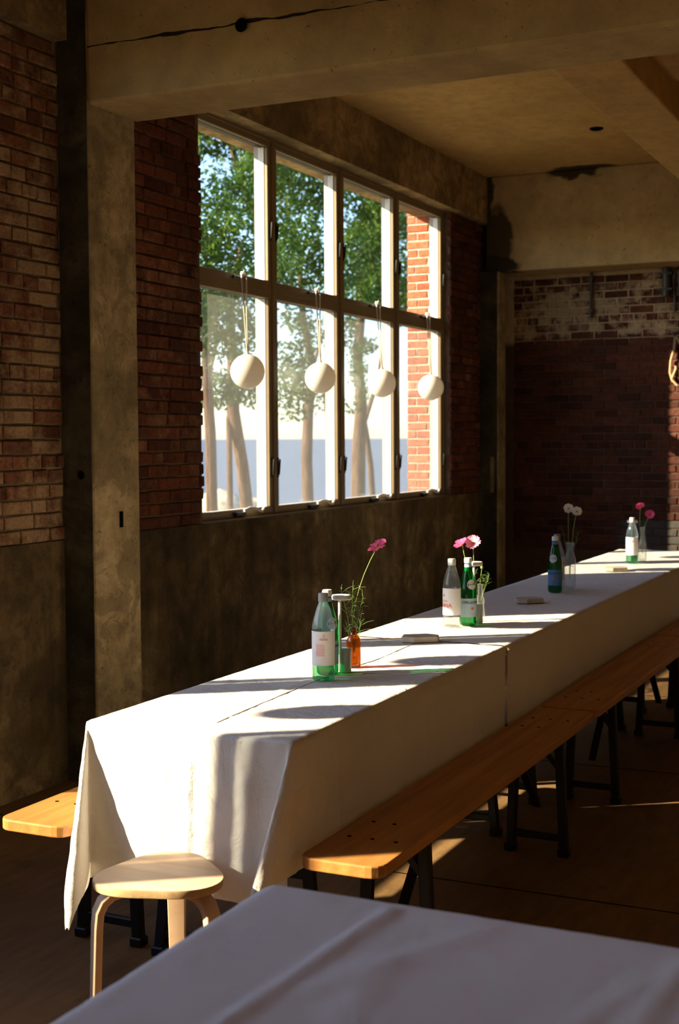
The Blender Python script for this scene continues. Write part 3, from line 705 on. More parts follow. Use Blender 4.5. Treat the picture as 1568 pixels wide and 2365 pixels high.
def tablecloth(name, x0, x1, y0, y1, zt, hx0, hx1, hy0, hy1, step, mat, amp, corner, seed, creases=(), rnd=0.012, jag=0.0, fold_top=1.0, pleat=(0.7, 0.0), folds_x=(), folds_y=()):
    def axis(a, b, ha, hb):
        lo, hi = a - ha, b + hb; n = max(2, int(round((hi - lo) / step))); g = [lo + (hi - lo) * i / n for i in range(n + 1)]
        return g
    A, B = axis(x0, x1, hx0, hx1), axis(y0, y1, hy0, hy1); vs, fs = [], []
    sv = Vector((seed * 3.1, seed * 1.7, seed * 0.9))
    for ia, a in enumerate(A):
        for ib, b in enumerate(B):
            aa = a
            if jag and ia == 0: aa = a + jag * (noise.noise(Vector((b * 40, seed, 0))) + 0.6 * noise.noise(Vector((b * 120, seed, 3))))
            ex = (x0 - aa) if (aa < x0 and hx0 > 0) else ((aa - x1) if (aa > x1 and hx1 > 0) else 0.0); sx = -1 if aa < x0 else 1
            ey = (y0 - b) if b < y0 else ((b - y1) if b > y1 else 0.0); sy = -1 if b < y0 else 1
            cx, cy = min(max(aa, x0), x1) if (hx0 > 0 or hx1 > 0) else aa, min(max(b, y0), y1)
            if hx0 == 0 and aa < x0: cx = aa
            fv = Vector((0, 0, 0)); z = zt
            w = noise.noise(Vector((a * 3.2, b * 3.2, 0)) + sv) * 0.6 + noise.noise(Vector((a * 9, b * 9, 4)) + sv) * 0.28
            if ex == 0 and ey == 0:
                z += abs(w) * amp * 0.35 * fold_top + 0.0012 * noise.noise(Vector((a * 28, b * 28, seed)))
                for (ax, ay, bx, by, hh, ww) in creases:
                    dx, dy = bx - ax, by - ay; L = hypot(dx, dy); t = ((aa - ax) * dx + (b - ay) * dy) / L
                    q = abs((aa - ax) * dy - (b - ay) * dx) / L
                    if -ww < t < L + ww: z += hh * math.exp(-(q / ww) ** 2) * min(1, max(0, (t + ww) / ww)) * min(1, max(0, (L + ww - t) / ww))
                p = Vector((cx, cy, z))
            else:
                if ex and ey:
                    rho = min(hypot(ex, ey), 1.25 * max(hx0 if sx < 0 else hx1, 0.3) + 0.015 * noise.noise(Vector((ex * 30, ey * 30, seed)))); ph = atan2(ey, ex); out, dn = drape(rho, rnd, 0.015)
                    tt = ph / (pi / 2); fl = corner * (sin(pi * tt) ** 0.55) * max(0.0, dn - 0.01)
                    dv = Vector((sx * cos(ph), sy * sin(ph), 0)); fv = Vector((sx * pleat[0], -sy * pleat[1] * (1 - tt) * 1.6, 0)) * fl
                    dn *= 1.0 - 0.5 * corner * corner * sin(2 * ph) ** 2
                elif ex:
                    out, dn = drape(ex, rnd, 0.03); dv = Vector((sx, 0, 0))
                else:
                    out, dn = drape(ey, rnd, 0.01); dv = Vector((0, sy, 0))
                e = (b if ex and not ey else a)
                fw = noise.noise(Vector((e * 5.0, 0.7 * dn, 9)) + sv) * 0.9 + noise.noise(Vector((e * 14.0, 2.0 * dn, 2)) + sv) * 0.35 + w * 0.4
                k = 0.0 if (ex and ey) else 1.0
                out += 0.0022 * noise.noise(Vector((a * 26, b * 26, seed + 5)))
                for (e0, hh, ww, sk) in (folds_x if ex and not ey else folds_y if (ey and not ex and sy < 0) else ()):
                    out += hh * math.exp(-((e - e0 - sk * dn) / ww) ** 2) * min(1.0, dn / 0.12)
                out += amp * fw * (0.35 + 0.65 * k) * min(1.0, dn / 0.25) + 0.004
                # pressed folds that run down the drop
                p = Vector((cx, cy, zt - dn)) + dv * out + fv
                if p.z < 0.012: p.z = 0.012
            vs.append(p)
    nb = len(B)
    for i in range(len(A) - 1):
        for j in range(nb - 1): fs.append((i * nb + j, (i + 1) * nb + j, (i + 1) * nb + j + 1, i * nb + j + 1))
    m = MB(); m.add(vs, fs); o = m.build(name, mat, None, True, angle=180)
    return o
CR1 = [(3.30, 1.99, 4.4, 1.99, 0.004, 0.006), (3.37, 2.30, 3.30, 1.75, 0.002, 0.008)]
o = tablecloth('tablecloth', 3.125, 4.893, 1.632, 2.278, 0.7745, 0.46, 0.0, 0.36, 0.40, 0.0095, MAT['linen'], 0.012, 0.36, 1.0, CR1, fold_top=0.3, pleat=(0.95, 0.42), folds_x=[(1.935, 0.010, 0.010, 0.02), (2.10, 0.008, 0.02, -0.08), (2.02, 0.007, 0.03, 0.05), (1.76, 0.012, 0.03, 0.0)], folds_y=[(3.375, 0.008, 0.012, 0.02), (4.10, 0.007, 0.009, -0.12), (3.75, 0.005, 0.03, 0.1), (4.5, 0.004, 0.02, 0.0), (4.86, 0.006, 0.012, 0)])
cl1 = o
tag(o, 'white linen tablecloth hanging to the stool at the near end of the long table', 'tablecloth', 'white cloths on the long table')
o = tablecloth('tablecloth', 4.919, 9.52, 1.632, 2.278, 0.7735, 0.0, 0.40, 0.37, 0.40, 0.02, MAT['linen'], 0.010, 0.30, 5.0, [(6.6, 1.97, 8.6, 1.97, 0.003, 0.006)], jag=0.014, fold_top=0.3)
tag(o, 'long white linen tablecloth on the far part of the table, frayed at the seam', 'tablecloth', 'white cloths on the long table')

def ridge(pts, r, seed):
    P = []
    for (ax, ay), (bx, by) in zip(pts[:-1], pts[1:]):
        for k in range(24):
            t = k / 24; x, y = ax + (bx - ax) * t, ay + (by - ay) * t
            P.append((x, y + 0.004 * noise.noise(Vector((x * 9, y * 9, seed))), 0.7752 + 0.0010 * noise.noise(Vector((x * 30, y * 30, seed)))))
    return MB().tube(P, r, 6)
ridge([(3.235, 1.928), (3.95, 1.962), (4.45, 1.948), (4.885, 1.97)], 0.0018, 1).build('seam', MAT['linen'], cl1, True)
ridge([(3.437, 2.27), (3.235, 1.928)], 0.0016, 2).build('seam', MAT['linen'], cl1, True)

# foreground table with its cloth
ft = empty('dining_table', (0.45, 0.53, 0))
MB().box(0, 1.655, -0.60, 0.61, 0.735, 0.766).build('table_top', MAT['pine'], ft, False, 0.03, 4)
for x in (0.12, 1.5):
    for y in (-0.5, 0.5): MB().bar((x, y, 0.735), (x, y, 0), 0.05, 0.05).build('leg', MAT['iron'], ft)
tag(ft, 'table under the grey-lilac cloth in the foreground', 'table')
CR2 = [(1.40, 0.93, 2.06, 0.885, 0.006, 0.013), (1.72, 0.86, 2.05, 0.70, 0.003, 0.03), (1.80, 0.40, 2.05, 0.38, 0.005, 0.02), (1.45, 0.75, 1.85, 0.80, 0.003, 0.03), (1.5, 0.55, 1.95, 0.42, 0.003, 0.02)]
o = tablecloth('tablecloth', 0.47, 2.085, -0.06, 1.125, 0.7725, 0.30, 0.32, 0.32, 0.32, 0.012, MAT['linen_fg'], 0.012, 0.30, 9.0, CR2, rnd=0.03, fold_top=0.35)
tag(o, 'pale grey-lilac tablecloth filling the foreground, in shade', 'tablecloth')

# ------------------------------------------------------------------ stool
st = empty('stool', (2.895, 1.895, 0), radians(0))
ang0 = radians(20)
def seat_r(a):
    return 0.163 + 0.019 * cos(3 * (a - ang0))
def disc_ring(z, k, n=60): return [(seat_r(2 * pi * i / n) * k * cos(2 * pi * i / n), seat_r(2 * pi * i / n) * k * sin(2 * pi * i / n), z) for i in range(n)]
n = 60; m = MB(); v = []
for (z, k) in ((0.428, 0.97), (0.430, 0.985), (0.444, 1.0), (0.450, 0.99)): v += disc_ring(z, k)
f = [tuple(range(n))[::-1], tuple(range(3 * n, 4 * n))]; mm = [1, 0]
m.add(v[:], [f[0]], 1); base = 0
m.f.append(tuple(range(3 * n, 4 * n))); m.m.append(0)
for j in range(3):
    for i in range(n): m.f.append((j * n + i, j * n + (i + 1) % n, (j + 1) * n + (i + 1) % n, (j + 1) * n + i)); m.m.append(1)
m.build('seat', [MAT['birch'], MAT['birch_edge']], st, True, angle=30)
for k in range(3):
    a = ang0 + 2 * pi * k / 3; d = Vector((cos(a), sin(a), 0)); t = Vector((-sin(a), cos(a), 0))
    path = [d * 0.045 + Vector((0, 0, 0.418)), d * 0.10 + Vector((0, 0, 0.418)), d * 0.135 + Vector((0, 0, 0.412)), d * 0.158 + Vector((0, 0, 0.395)), d * 0.170 + Vector((0, 0, 0.37)), d * 0.174 + Vector((0, 0, 0.33)), d * 0.186 + Vector((0, 0, 0.0))]
    wd = [0.026, 0.026, 0.026, 0.0255, 0.025, 0.0245, 0.019]; th = 0.010; vs = []
    for i, p in enumerate(path):
        tg = (path[min(i + 1, 6)] - path[max(i - 1, 0)]).normalized(); nn = t.cross(tg).normalized()
        for (sa, sb) in ((-1, -1), (1, -1), (1, 1), (-1, 1)): vs.append(p + t * wd[i] * sa + nn * th * sb)
    fs = [(0, 1, 2, 3)[::-1], (24, 25, 26, 27)]
    for i in range(6):
        for q in range(4): fs.append((i * 4 + q, i * 4 + (q + 1) % 4, (i + 1) * 4 + (q + 1) % 4, (i + 1) * 4 + q))
    mm = MB(); mm.add(vs, fs); mm.build('leg', MAT['birch'], st, True, 0.002, 1, 35)
tag(st, 'birch plywood stool with three bent legs at the table end', 'stool')

# ------------------------------------------------------------------ bottles, lamps, vases, flowers
ZT = 0.778
def text_on_cylinder(txt, size, r, zc, a_c, mat, parent, name='lettering', bold=0.0):
    """lettering as flat print bent round a bottle: a_c is the outward angle of its middle"""
    cu = bpy.data.curves.new('t', 'FONT'); cu.body = txt; cu.size = size; cu.align_x = 'CENTER'; cu.align_y = 'CENTER'; cu.offset = bold; cu.resolution_u = 2
    ob = bpy.data.objects.new('t', cu); COL.objects.link(ob)
    dg = bpy.context.evaluated_depsgraph_get(); me = bpy.data.meshes.new_from_object(ob.evaluated_get(dg))
    bpy.data.objects.remove(ob); me.name = name
    for v in me.vertices:
        a = a_c + v.co.x / r; v.co = Vector((r * cos(a), r * sin(a), zc + v.co.y))
    me.materials.clear(); me.materials.append(mat); me.update()
    o = bpy.data.objects.new(name, me); COL.objects.link(o); o.parent = parent; return o

def patch(r, z0, z1, a0, a1, mat, parent, name, n=20):
    return MB().lathe([(r, z0), (r, z1)], n, (0, 0, 0), a0, a1).build(name, mat, parent, True)
def face_cam(x, y): return atan2(-y, -x)

def panna(x, y, label, turn, cap, base_glow=True, tint='glass_aqua', rows=True, big=False):
    b = empty('water_bottle', (x, y, ZT)); R = 0.038
    prof = [(0.0005, 0.004), (0.028, 0.002), (0.034, 0.0), (0.0375, 0.006), (R, 0.016)]
    lower = prof + [(R, 0.052)]
    upper = [(R, 0.052), (R, 0.178), (0.0365, 0.19), (0.032, 0.208), (0.0235, 0.236), (0.0175, 0.252), (0.0145, 0.262), (0.0145, 0.278)]
    MB().lathe(lower, 32).build('bottle_base', MAT['glass_aqua_glow'] if base_glow else MAT[tint], b, True)  # greener foot carries the painted glow
    MB().lathe(upper, 32).build('bottle_body', MAT[tint], b, True)
    MB().lathe([(0.0005, 0.006), (0.033, 0.006), (0.0355, 0.014), (0.0355, 0.18), (0.030, 0.205), (0.0215, 0.232), (0.0005, 0.232)], 28).build('water', MAT['water'], b, True)
    MB().lathe([(0.0165, 0.262), (0.0165, 0.286), (0.015, 0.290), (0.0005, 0.2905)], 24).build('cap', MAT[cap], b, True)
    ac = face_cam(x, y) + turn
    lb = patch(R + 0.0006, 0.052, 0.166, ac - 2.7, ac + 2.7, MAT['paper'], b, 'label', 28)
    if big:
        text_on_cylinder('ACQUA', 0.012, R + 0.0011, 0.112, ac, MAT['ink_red'], lb)
        text_on_cylinder('PANNA', 0.0235, R + 0.0011, 0.093, ac, MAT['ink_red'], lb, bold=0.0004)
        text_on_cylinder('+', 0.026, R + 0.0011, 0.135, ac, MAT['ink_red'], lb, 'emblem', 0.0006)
    else:
        text_on_cylinder('PANNA', 0.0085, R + 0.0011, 0.139, ac + 0.28, MAT['ink_red'], lb, bold=0.0002)
        text_on_cylinder('ACQUA', 0.005, R + 0.0011, 0.1455, ac + 0.28, MAT['ink_red'], lb)
        text_on_cylinder('+', 0.010, R + 0.0011, 0.152, ac + 0.28, MAT['ink_red'], lb, 'emblem', 0.0003)
        if rows:
            pr = MB(); q = random.Random(2)
            for k in range(11):
                zc = 0.122 - k * 0.0037; a = ac - 0.42
                while a < ac + 0.36 - (0.1 if k % 3 == 0 else 0):
                    w = q.uniform(0.04, 0.11); rr_ = R + 0.0011
                    pr.add([(rr_ * cos(a), rr_ * sin(a), zc - 0.0007), (rr_ * cos(a + w), rr_ * sin(a + w), zc - 0.0007), (rr_ * cos(a + w), rr_ * sin(a + w), zc + 0.0007), (rr_ * cos(a), rr_ * sin(a), zc + 0.0007)], [(0, 1, 2, 3)])
                    a += w + 0.025
            pr.build('fine_print', MAT['ink_red'], lb)
    return tag(b, label, 'bottle', 'water bottles on the long table')
MAT['water'] = thin_glass('still_water', (0.95, 0.97, 0.97), 0.5, 0.02, 1.12)

def pellegrino(x, y, label, turn, deep=False):
    b = empty('water_bottle', (x, y, ZT)); R = 0.0375
    prof = [(0.0005, 0.006), (0.026, 0.003), (0.033, 0.0), (0.0368, 0.006), (R, 0.016), (R, 0.14), (0.0365, 0.155), (0.033, 0.176), (0.026, 0.206), (0.0185, 0.238), (0.0150, 0.256), (0.0142, 0.272), (0.0158, 0.274), (0.0158, 0.280), (0.0135, 0.282)]
    MB().lathe(prof, 32).build('bottle_body', MAT['glass_green'], b, True)
    MB().lathe([(0.0178, 0.232), (0.0163, 0.25), (0.0156, 0.262)], 24).build('neck_foil', MAT['paper_blue' if not deep else 'paper_deep'], b, True)
    MB().lathe([(0.0165, 0.266), (0.0172, 0.284), (0.0150, 0.2885), (0.0005, 0.289)], 24).build('cap', MAT['cap_white'], b, True)
    ac = face_cam(x, y) + turn
    lb = patch(R + 0.0006, 0.036, 0.116, ac - 1.6, ac + 1.6, MAT['paper_deep' if deep else 'paper_blue'], b, 'label', 30)
    text_on_cylinder('S.PELLEGRINO', 0.0145, R + 0.0012, 0.099, ac, MAT['ink_navy'], lb, bold=0.0003)
    text_on_cylinder('\u2605', 0.022, R + 0.0012, 0.073, ac, MAT['ink_red'], lb, 'star')
    st_ = MB(); zz = 0.072; pts = []
    for i in range(10):
        rr_ = 0.0085 if i % 2 == 0 else 0.0036; an = pi / 2 + i * pi / 5; a = ac + rr_ * cos(an) / R; pts.append(((R + 0.0013) * cos(a), (R + 0.0013) * sin(a), zz + rr_ * sin(an)))
    st_.add(pts + [((R + 0.0013) * cos(ac), (R + 0.0013) * sin(ac), zz)], [(i, (i + 1) % 10, 10) for i in range(10)]); st_.build('star', MAT['ink_red'], lb)
    # oval shoulder label
    ov = MB(); pts = []
    def rad(z): return 0.0365 + (z - 0.155) * (0.026 - 0.0365) / (0.206 - 0.155) + 0.0009
    N = 20
    for i in range(N):
        an = 2 * pi * i / N; z = 0.176 + 0.021 * sin(an); a = ac + 0.62 * cos(an); pts.append((rad(z) * cos(a), rad(z) * sin(a), z))
    cz = 0.176; fs = []
    mid = []
    for i in range(N):
        an = 2 * pi * i / N; z = 0.176 + 0.0105 * sin(an); a = ac + 0.31 * cos(an); mid.append((rad(z) * cos(a), rad(z) * sin(a), z))
    ov.add(pts + mid + [(rad(cz) * cos(ac), rad(cz) * sin(ac), cz)], [(i, (i + 1) % N, N + (i + 1) % N, N + i) for i in range(N)] + [(N + i, N + (i + 1) % N, 2 * N) for i in range(N)])
    ov.build('shoulder_label', MAT['paper'], b, True)
    return tag(b, label, 'bottle', 'water bottles on the long table')

def lamp(x, y, label):
    l = empty('table_lamp', (x, y, ZT))
    MB().lathe([(0.0005, 0.0), (0.0200, 0.0), (0.0212, 0.003), (0.0212, 0.079), (0.0198, 0.082), (0.0005, 0.082)], 28).build('base', MAT['grey_metal'], l, True)
    left = Vector((-sin(TH), cos(TH), 0)) * 0.0175
    MB().tube([left + Vector((0, 0, 0.06)), left + Vector((0, 0, 0.252))], 0.0055, 12).build('stem', MAT['white_metal'], l, True)
    c = left * 0.75
    MB().lathe([(0.0005, 0.250), (0.030, 0.250), (0.0335, 0.253), (0.0335, 0.262), (0.031, 0.266), (0.0005, 0.2665)], 32, (c.x, c.y, 0)).build('lamp_shade', MAT['white_metal'], l, True)
    return tag(l, label, 'lamp', 'small white table lamps')

def petal_mesh(name, L, W, mat, seed):
    q = random.Random(seed); vs, fs = [], []; nu, nv = 5, 4
    for i in range(nu + 1):
        t = i / nu; w = W * (0.22 + 0.78 * sin(min(1, t * 1.05) * pi * 0.56) ** 1.2) * (1 if t < 0.95 else 0.9)
        for j in range(nv + 1):
            s = j / nv * 2 - 1; z = 0.004 * t * t + 0.0022 * cos(s * 2 * pi) * t + q.uniform(-.0007, .0007)
            x = L * t - (0.0035 if i == nu and j % 2 == 0 else 0) - 0.1 * L * s * s * t
            vs.append((x + 0.003, w * s, z))
    for i in range(nu):
        for j in range(nv): a = i * (nv + 1) + j; fs.append((a, a + nv + 1, a + nv + 2, a + 1))
    me = bpy.data.meshes.new(name); me.from_pydata(vs, [], fs); me.materials.append(mat)
    me.polygons.foreach_set('use_smooth', [True] * len(fs)); me.update(); return me
PET = {k: [petal_mesh('petal', L, W, MAT[k], s) for s in range(3)] for k, L, W in (('petal_pink', 0.036, 0.0125), ('petal_pale', 0.036, 0.0135), ('petal_red', 0.030, 0.0115), ('petal_white', 0.026, 0.0095))}
def flower(base, mid, head, nrm, kind, label, group, cup=0.12, n=8, leaves=True):
    """cosmos bloom: base/mid/head are points of the stem, nrm the way the bloom faces"""
    base, mid, head, nrm = Vector(base), Vector(mid), Vector(head), Vector(nrm).normalized()
    f = empty('cosmos_flower', base)
    pts = []
    c = 2 * mid - (base + head) / 2
    for i in range(9):
        t = i / 8; pts.append((base * (1 - t) ** 2 + c * 2 * t * (1 - t) + head * t * t) - base)
    MB().tube(pts, [0.0017] * 8 + [0.0022], 6).build('stem', MAT['stem'], f, True)
    q = nrm.to_track_quat('Z', 'X').to_matrix().to_4x4()
    bl = empty('bloom', (0, 0, 0), 0, f); bl.matrix_local = Matrix.Translation(head - base + nrm * 0.003) @ q
    rq = random.Random(int(abs(head.x * 1000)))
    for k in range(n):
        a = 2 * pi * k / n + rq.uniform(-.08, .08)
        p = put('petal', rq.choice(PET[kind]), bl, (0, 0, 0.0006 * (k % 2)))
        p.rotation_euler = (rq.uniform(-.15, .15), -cup + rq.uniform(-.14, .14), a)
    MB().lathe([(0.0005, 0.0065), (0.004, 0.006), (0.0062, 0.003), (0.0065, 0.0)], 12).build('flower_centre', MAT['pollen'], bl, True)
    MB().lathe([(0.0065, 0.001), (0.005, -0.003), (0.002, -0.008)], 10).build('sepals', MAT['stem'], bl, True)
    return tag(f, label, 'flower', group)

def sprig(base, tips, label, seed, dens=9, length=0.055):
    """feathery cosmos foliage"""
    base = Vector(base); s = empty('leaf_sprig', base); q = random.Random(seed); fm = MB()
    sm = MB()
    for tp in tips:
        tp = Vector(tp) - base; midp = tp * 0.5 + Vector((q.uniform(-.01, .01), q.uniform(-.01, .01), 0.012))
        P = []
        for i in range(7):
            t = i / 6; P.append(midp * (2 * t * (1 - t)) + tp * (t * t))
        sm.tube(P, [0.0016, 0.0015, 0.0014, 0.0013, 0.0012, 0.001, 0.0008], 5)
        for k in range(dens):
            t = 0.55 + 0.45 * k / (dens - 1); p = midp * (2 * t * (1 - t)) + tp * (t * t)
            for _ in range(2):
                d = Vector((q.uniform(-1, 1), q.uniform(-1, 1), q.uniform(0.0, 0.9))).normalized() * length * q.uniform(0.4, 1.0)
                fm.tube([p, p + d * 0.5 + Vector((0, 0, 0.004)), p + d], [0.0009, 0.0008, 0.0005], 4)
    sm.build('stem', MAT['stem'], s, True); o_ = fm.build('leaflets', MAT['foliage_fine'], s, True); o_['kind'] = 'stuff'
    return tag(s, label, 'leaves', 'feathery sprigs in the vases')

def vase(name, x, y, prof, mat, label, water=None):
    v = empty(name, (x, y, ZT))
    MB().lathe(prof, 28).build('body', mat, v, True)
    rim = prof[-1]; MB().lathe([(rim[0], rim[1] - 0.001), (rim[0] + 0.0018, rim[1] + 0.001), (rim[0] + 0.0014, rim[1] + 0.004), (rim[0] - 0.0012, rim[1] + 0.004), (rim[0] - 0.0015, rim[1] - 0.002)], 24).build('rim', mat, v, True)
    if water: MB().lathe(water, 20).build('water', MAT['water'], v, True)
    return tag(v, label, 'vase', 'little glass vases on the long table')


# cluster one
panna(3.955, 1.940, 'aqua glass water bottle with grey cap and fine red print, nearest on the table', -0.25, 'cap_grey')
pellegrino(4.062, 1.977, 'green water bottle half hidden right behind the nearest aqua bottle', 0.6)
lamp(4.120, 1.938, 'white table lamp between the nearest bottles and the amber vase')
AV = (4.225, 1.954)
vase('amber_vase', *AV, [(0.0005, 0.002), (0.022, 0.0), (0.0248, 0.004), (0.0252, 0.012), (0.0252, 0.088), (0.0235, 0.098), (0.0165, 0.110), (0.0112, 0.116), (0.0105, 0.132), (0.0125, 0.136)], MAT['glass_amber'], 'amber glass bottle vase with a single pink cosmos, near end of table')
hd = Vector((4.272, 1.881, 1.200)); md = Vector((4.241, 1.925, 1.028))
flower((AV[0], AV[1], ZT + 0.03), ((AV[0] + md.x) / 2 + 0.004, (AV[1] + md.y) / 2 + 0.010, md.z - 0.02), hd, (-0.42, 0.28, 0.86), 'petal_pink', 'magenta cosmos flower on a tall bent stem in the amber vase', 'cosmos flowers in the vases', cup=-0.02)
sprig((AV[0], AV[1], ZT + 0.05), [Vector((4.209, 1.994, 1.050)), Vector((4.227, 1.957, 1.050)), Vector((4.211, 1.975, 0.931)), Vector((4.214, 1.923, 0.934)), Vector((4.241, 1.924, 1.025))], 'feathery green leaves standing in the amber vase', 4)

# cluster two
panna(5.300, 1.990, 'clear glass water bottle with white label and large red letters by the glass vase', -1.02, 'cap_white', False, 'glass_clear', False, True)
pellegrino(5.385, 1.947, 'green water bottle with pale blue label beside the clear one', 0.5)
lamp(5.452, 1.926, 'white table lamp behind the second group of bottles')
GV = (5.525, 1.942)
vase('glass_vase', *GV, [(0.0005, 0.002), (0.018, 0.0), (0.0205, 0.004), (0.021, 0.03), (0.0185, 0.055), (0.0165, 0.068), (0.0195, 0.082), (0.0185, 0.096), (0.0125, 0.112), (0.0105, 0.135), (0.0125, 0.158)], MAT['glass_clear'], 'small clear glass vase with pink cosmos beside the green bottle', [(0.0005, 0.005), (0.0185, 0.006), (0.0185, 0.03), (0.0165, 0.055), (0.0005, 0.056)])
GP = 'cosmos flowers in the vases'
for (hp, nr, kd, lb, mp) in ((Vector((5.497, 2.014, 1.108)), (-0.5, 0.35, 0.75), 'petal_pink', 'pink cosmos flower, left of the pair in the clear vase', Vector((5.504, 1.980, 0.956))), (Vector((5.518, 1.971, 1.116)), (-0.75, -0.1, 0.5), 'petal_pale', 'pale pink cosmos flower, right of the pair in the clear vase', Vector((5.513, 1.961, 0.956)))):
    flower((GV[0], GV[1], ZT + 0.03), mp, hp, nr, kd, lb, GP, cup=0.35)
bud = empty('cosmos_bud', (GV[0], GV[1], ZT + 0.05)); bp = Vector((5.529, 1.935, 1.011)) - Vector((GV[0], GV[1], ZT + 0.05))
MB().tube([(0, 0, 0), bp * 0.5 + Vector((-0.004, 0.006, 0)), bp], 0.0014, 6).build('stem', MAT['stem'], bud, True)
MB().lathe([(0.0004, -0.007), (0.006, -0.003), (0.0072, 0.002), (0.004, 0.007), (0.0004, 0.008)], 10, tuple(bp)).build('bud_head', MAT['stem'], bud, True)
tag(bud, 'closed green cosmos bud in the clear vase', 'flower bud')
sprig((GV[0], GV[1], ZT + 0.08), [Vector((5.509, 1.974, 0.985)), Vector((5.541, 1.905, 0.981)), Vector((5.538, 1.908, 0.956))], 'feathery green leaves spreading from the clear vase', 11, 8, 0.05)

# cluster three
pellegrino(6.715, 1.949, 'dark green water bottle with blue label standing in shade', -0.35, True)
panna(6.84, 1.975, 'clear glass water bottle behind the shaded green bottle', 0.9, 'cap_grey', False, 'glass_clear', False)
CV = (6.90, 1.922)
vase('glass_carafe', *CV, [(0.0005, 0.002), (0.026, 0.0), (0.0295, 0.005), (0.031, 0.03), (0.031, 0.125), (0.0275, 0.16), (0.0195, 0.195), (0.0175, 0.22), (0.0215, 0.24)], MAT['glass_clear'], 'clear glass carafe with white flowers standing in shade', [(0.0005, 0.006), (0.028, 0.008), (0.0285, 0.12), (0.0005, 0.121)])
flower((CV[0], CV[1], ZT + 0.05), Vector((6.899, 1.930, 1.052)), Vector((6.907, 1.933, 1.201)), (-0.8, -0.3, 0.35), 'petal_white', 'cream cosmos flower, upper left of the pair in the carafe', GP, cup=0.1)
flower((CV[0], CV[1], ZT + 0.05), Vector((6.908, 1.911, 1.040)), Vector((6.925, 1.893, 1.185)), (-0.8, -0.3, 0.4), 'petal_white', 'cream cosmos flower, lower right of the pair in the carafe', GP, cup=0.1)
sprig((CV[0], CV[1], ZT + 0.12), [Vector((6.888, 1.957, 1.087)), Vector((6.922, 1.884, 1.075))], 'dim green leaves in the carafe', 21, 6, 0.05)

# cluster four
panna(8.445, 1.948, 'pale green glass water bottle with white stopper at the far sunlit end', -0.1, 'cap_white', True, 'glass_aqua', False)
lamp(8.56, 1.960, 'white table lamp behind the farthest bottle')
FV = (8.625, 1.922)
vase('glass_vase', *FV, [(0.0005, 0.002), (0.024, 0.0), (0.027, 0.005), (0.027, 0.09), (0.0225, 0.12), (0.0165, 0.15), (0.0145, 0.185), (0.0165, 0.215)], MAT['glass_clear'], 'tall clear glass vase with deep pink flowers at the far end', [(0.0005, 0.006), (0.0245, 0.008), (0.0245, 0.08), (0.0005, 0.081)])
flower((FV[0], FV[1], ZT + 0.05), Vector((8.617, 1.937, 0.989)), Vector((8.626, 1.937, 1.127)), (-0.6, 0.1, 0.7), 'petal_red', 'deep pink cosmos flower, upper left of the far pair', GP, cup=0.15)
flower((FV[0], FV[1], ZT + 0.05), Vector((8.627, 1.914, 0.975)), Vector((8.648, 1.882, 1.070)), (-0.75, -0.2, 0.5), 'petal_pink', 'pink cosmos flower, lower right of the far pair', GP, cup=0.5)

# flat beige blocks
def block(x, y, rz, label, s=1.0):
    P = [(-0.075, -0.02), (-0.03, -0.052), (0.07, -0.045), (0.085, 0.01), (0.045, 0.05), (-0.055, 0.045)]
    n = len(P); m = MB()
    v = [(a * s, b * s, 0) for a, b in P] + [(a * s * 0.97, b * s * 0.97, 0.022) for a, b in P]
    m.add(v, [tuple(range(n))[::-1], tuple(range(n, 2 * n))] + [(i, (i + 1) % n, n + (i + 1) % n, n + i) for i in range(n)])
    o = m.build('trivet', MAT['block'], None, False, 0.003, 2); o.location = (x, y, ZT); o.rotation_euler.z = rz
    return tag(o, label, 'trivet', 'flat beige trivets on the long table')
block(4.87, 1.968, -1.0, 'flat beige stone trivet lying in the sun stripes')
block(6.23, 1.945, -0.8, 'flat beige stone trivet in shade before the dark green bottle', 0.95)
block(7.92, 1.930, -1.0, 'flat beige stone trivet at the edge of the far sunlight', 0.95)

# ------------------------------------------------------------------ outdoors
g = structure(MB().add([(-60, YO, -0.35), (26, YO, -0.35), (30, 12, -0.35), (31, 22, -0.4), (20, 60, -0.4), (-60, 60, -0.4)], [(0, 1, 2, 3, 4, 5)]).build('ground', MAT['ground']))
s_ = MB().add([(-20000, -3000, -3.0), (20000, -3000, -3.0), (20000, 22000, -3.0), (-20000, 22000, -3.0)], [(0, 1, 2, 3)]).build('sea', MAT['sea'])
tag(s_, 'calm grey-blue sea beyond the trees', 'sea', kind='stuff')
def boulder(p, r, label, seed):
    m = MB(); prof = []
    vs, fs = [], []; nu, nv = 14, 8
    for j in range(nv + 1):
        for i in range(nu):
            a, b = 2 * pi * i / nu, pi * j / nv - pi / 2; d = Vector((cos(a) * cos(b), sin(a) * cos(b), sin(b))); k = 1 + 0.25 * noise.noise(d * 1.6 + Vector((seed, 0, 0)))
            vs.append((d.x * r[0] * k, d.y * r[1] * k, d.z * r[2] * k))
    for j in range(nv):
        for i in range(nu): fs.append((j * nu + i, j * nu + (i + 1) % nu, (j + 1) * nu + (i + 1) % nu, (j + 1) * nu + i))
    o = m.add(vs, fs).build('boulder', MAT['sand'], None, True, angle=60); o.location = p
    return tag(o, label, 'boulder')
bp_ = Vector((23.326, 13.756, 0.323)); boulder((bp_.x, bp_.y, -0.12), (0.75, 0.75, 0.62), 'pale boulder on the shore seen through the lowest corner of the first pane', 1)
bp_ = Vector((26.592, 15.018, 0.078)); boulder((bp_.x, bp_.y, -0.2), (0.8, 0.7, 0.5), 'low pale boulder between the leaning trunks in the first pane', 2)

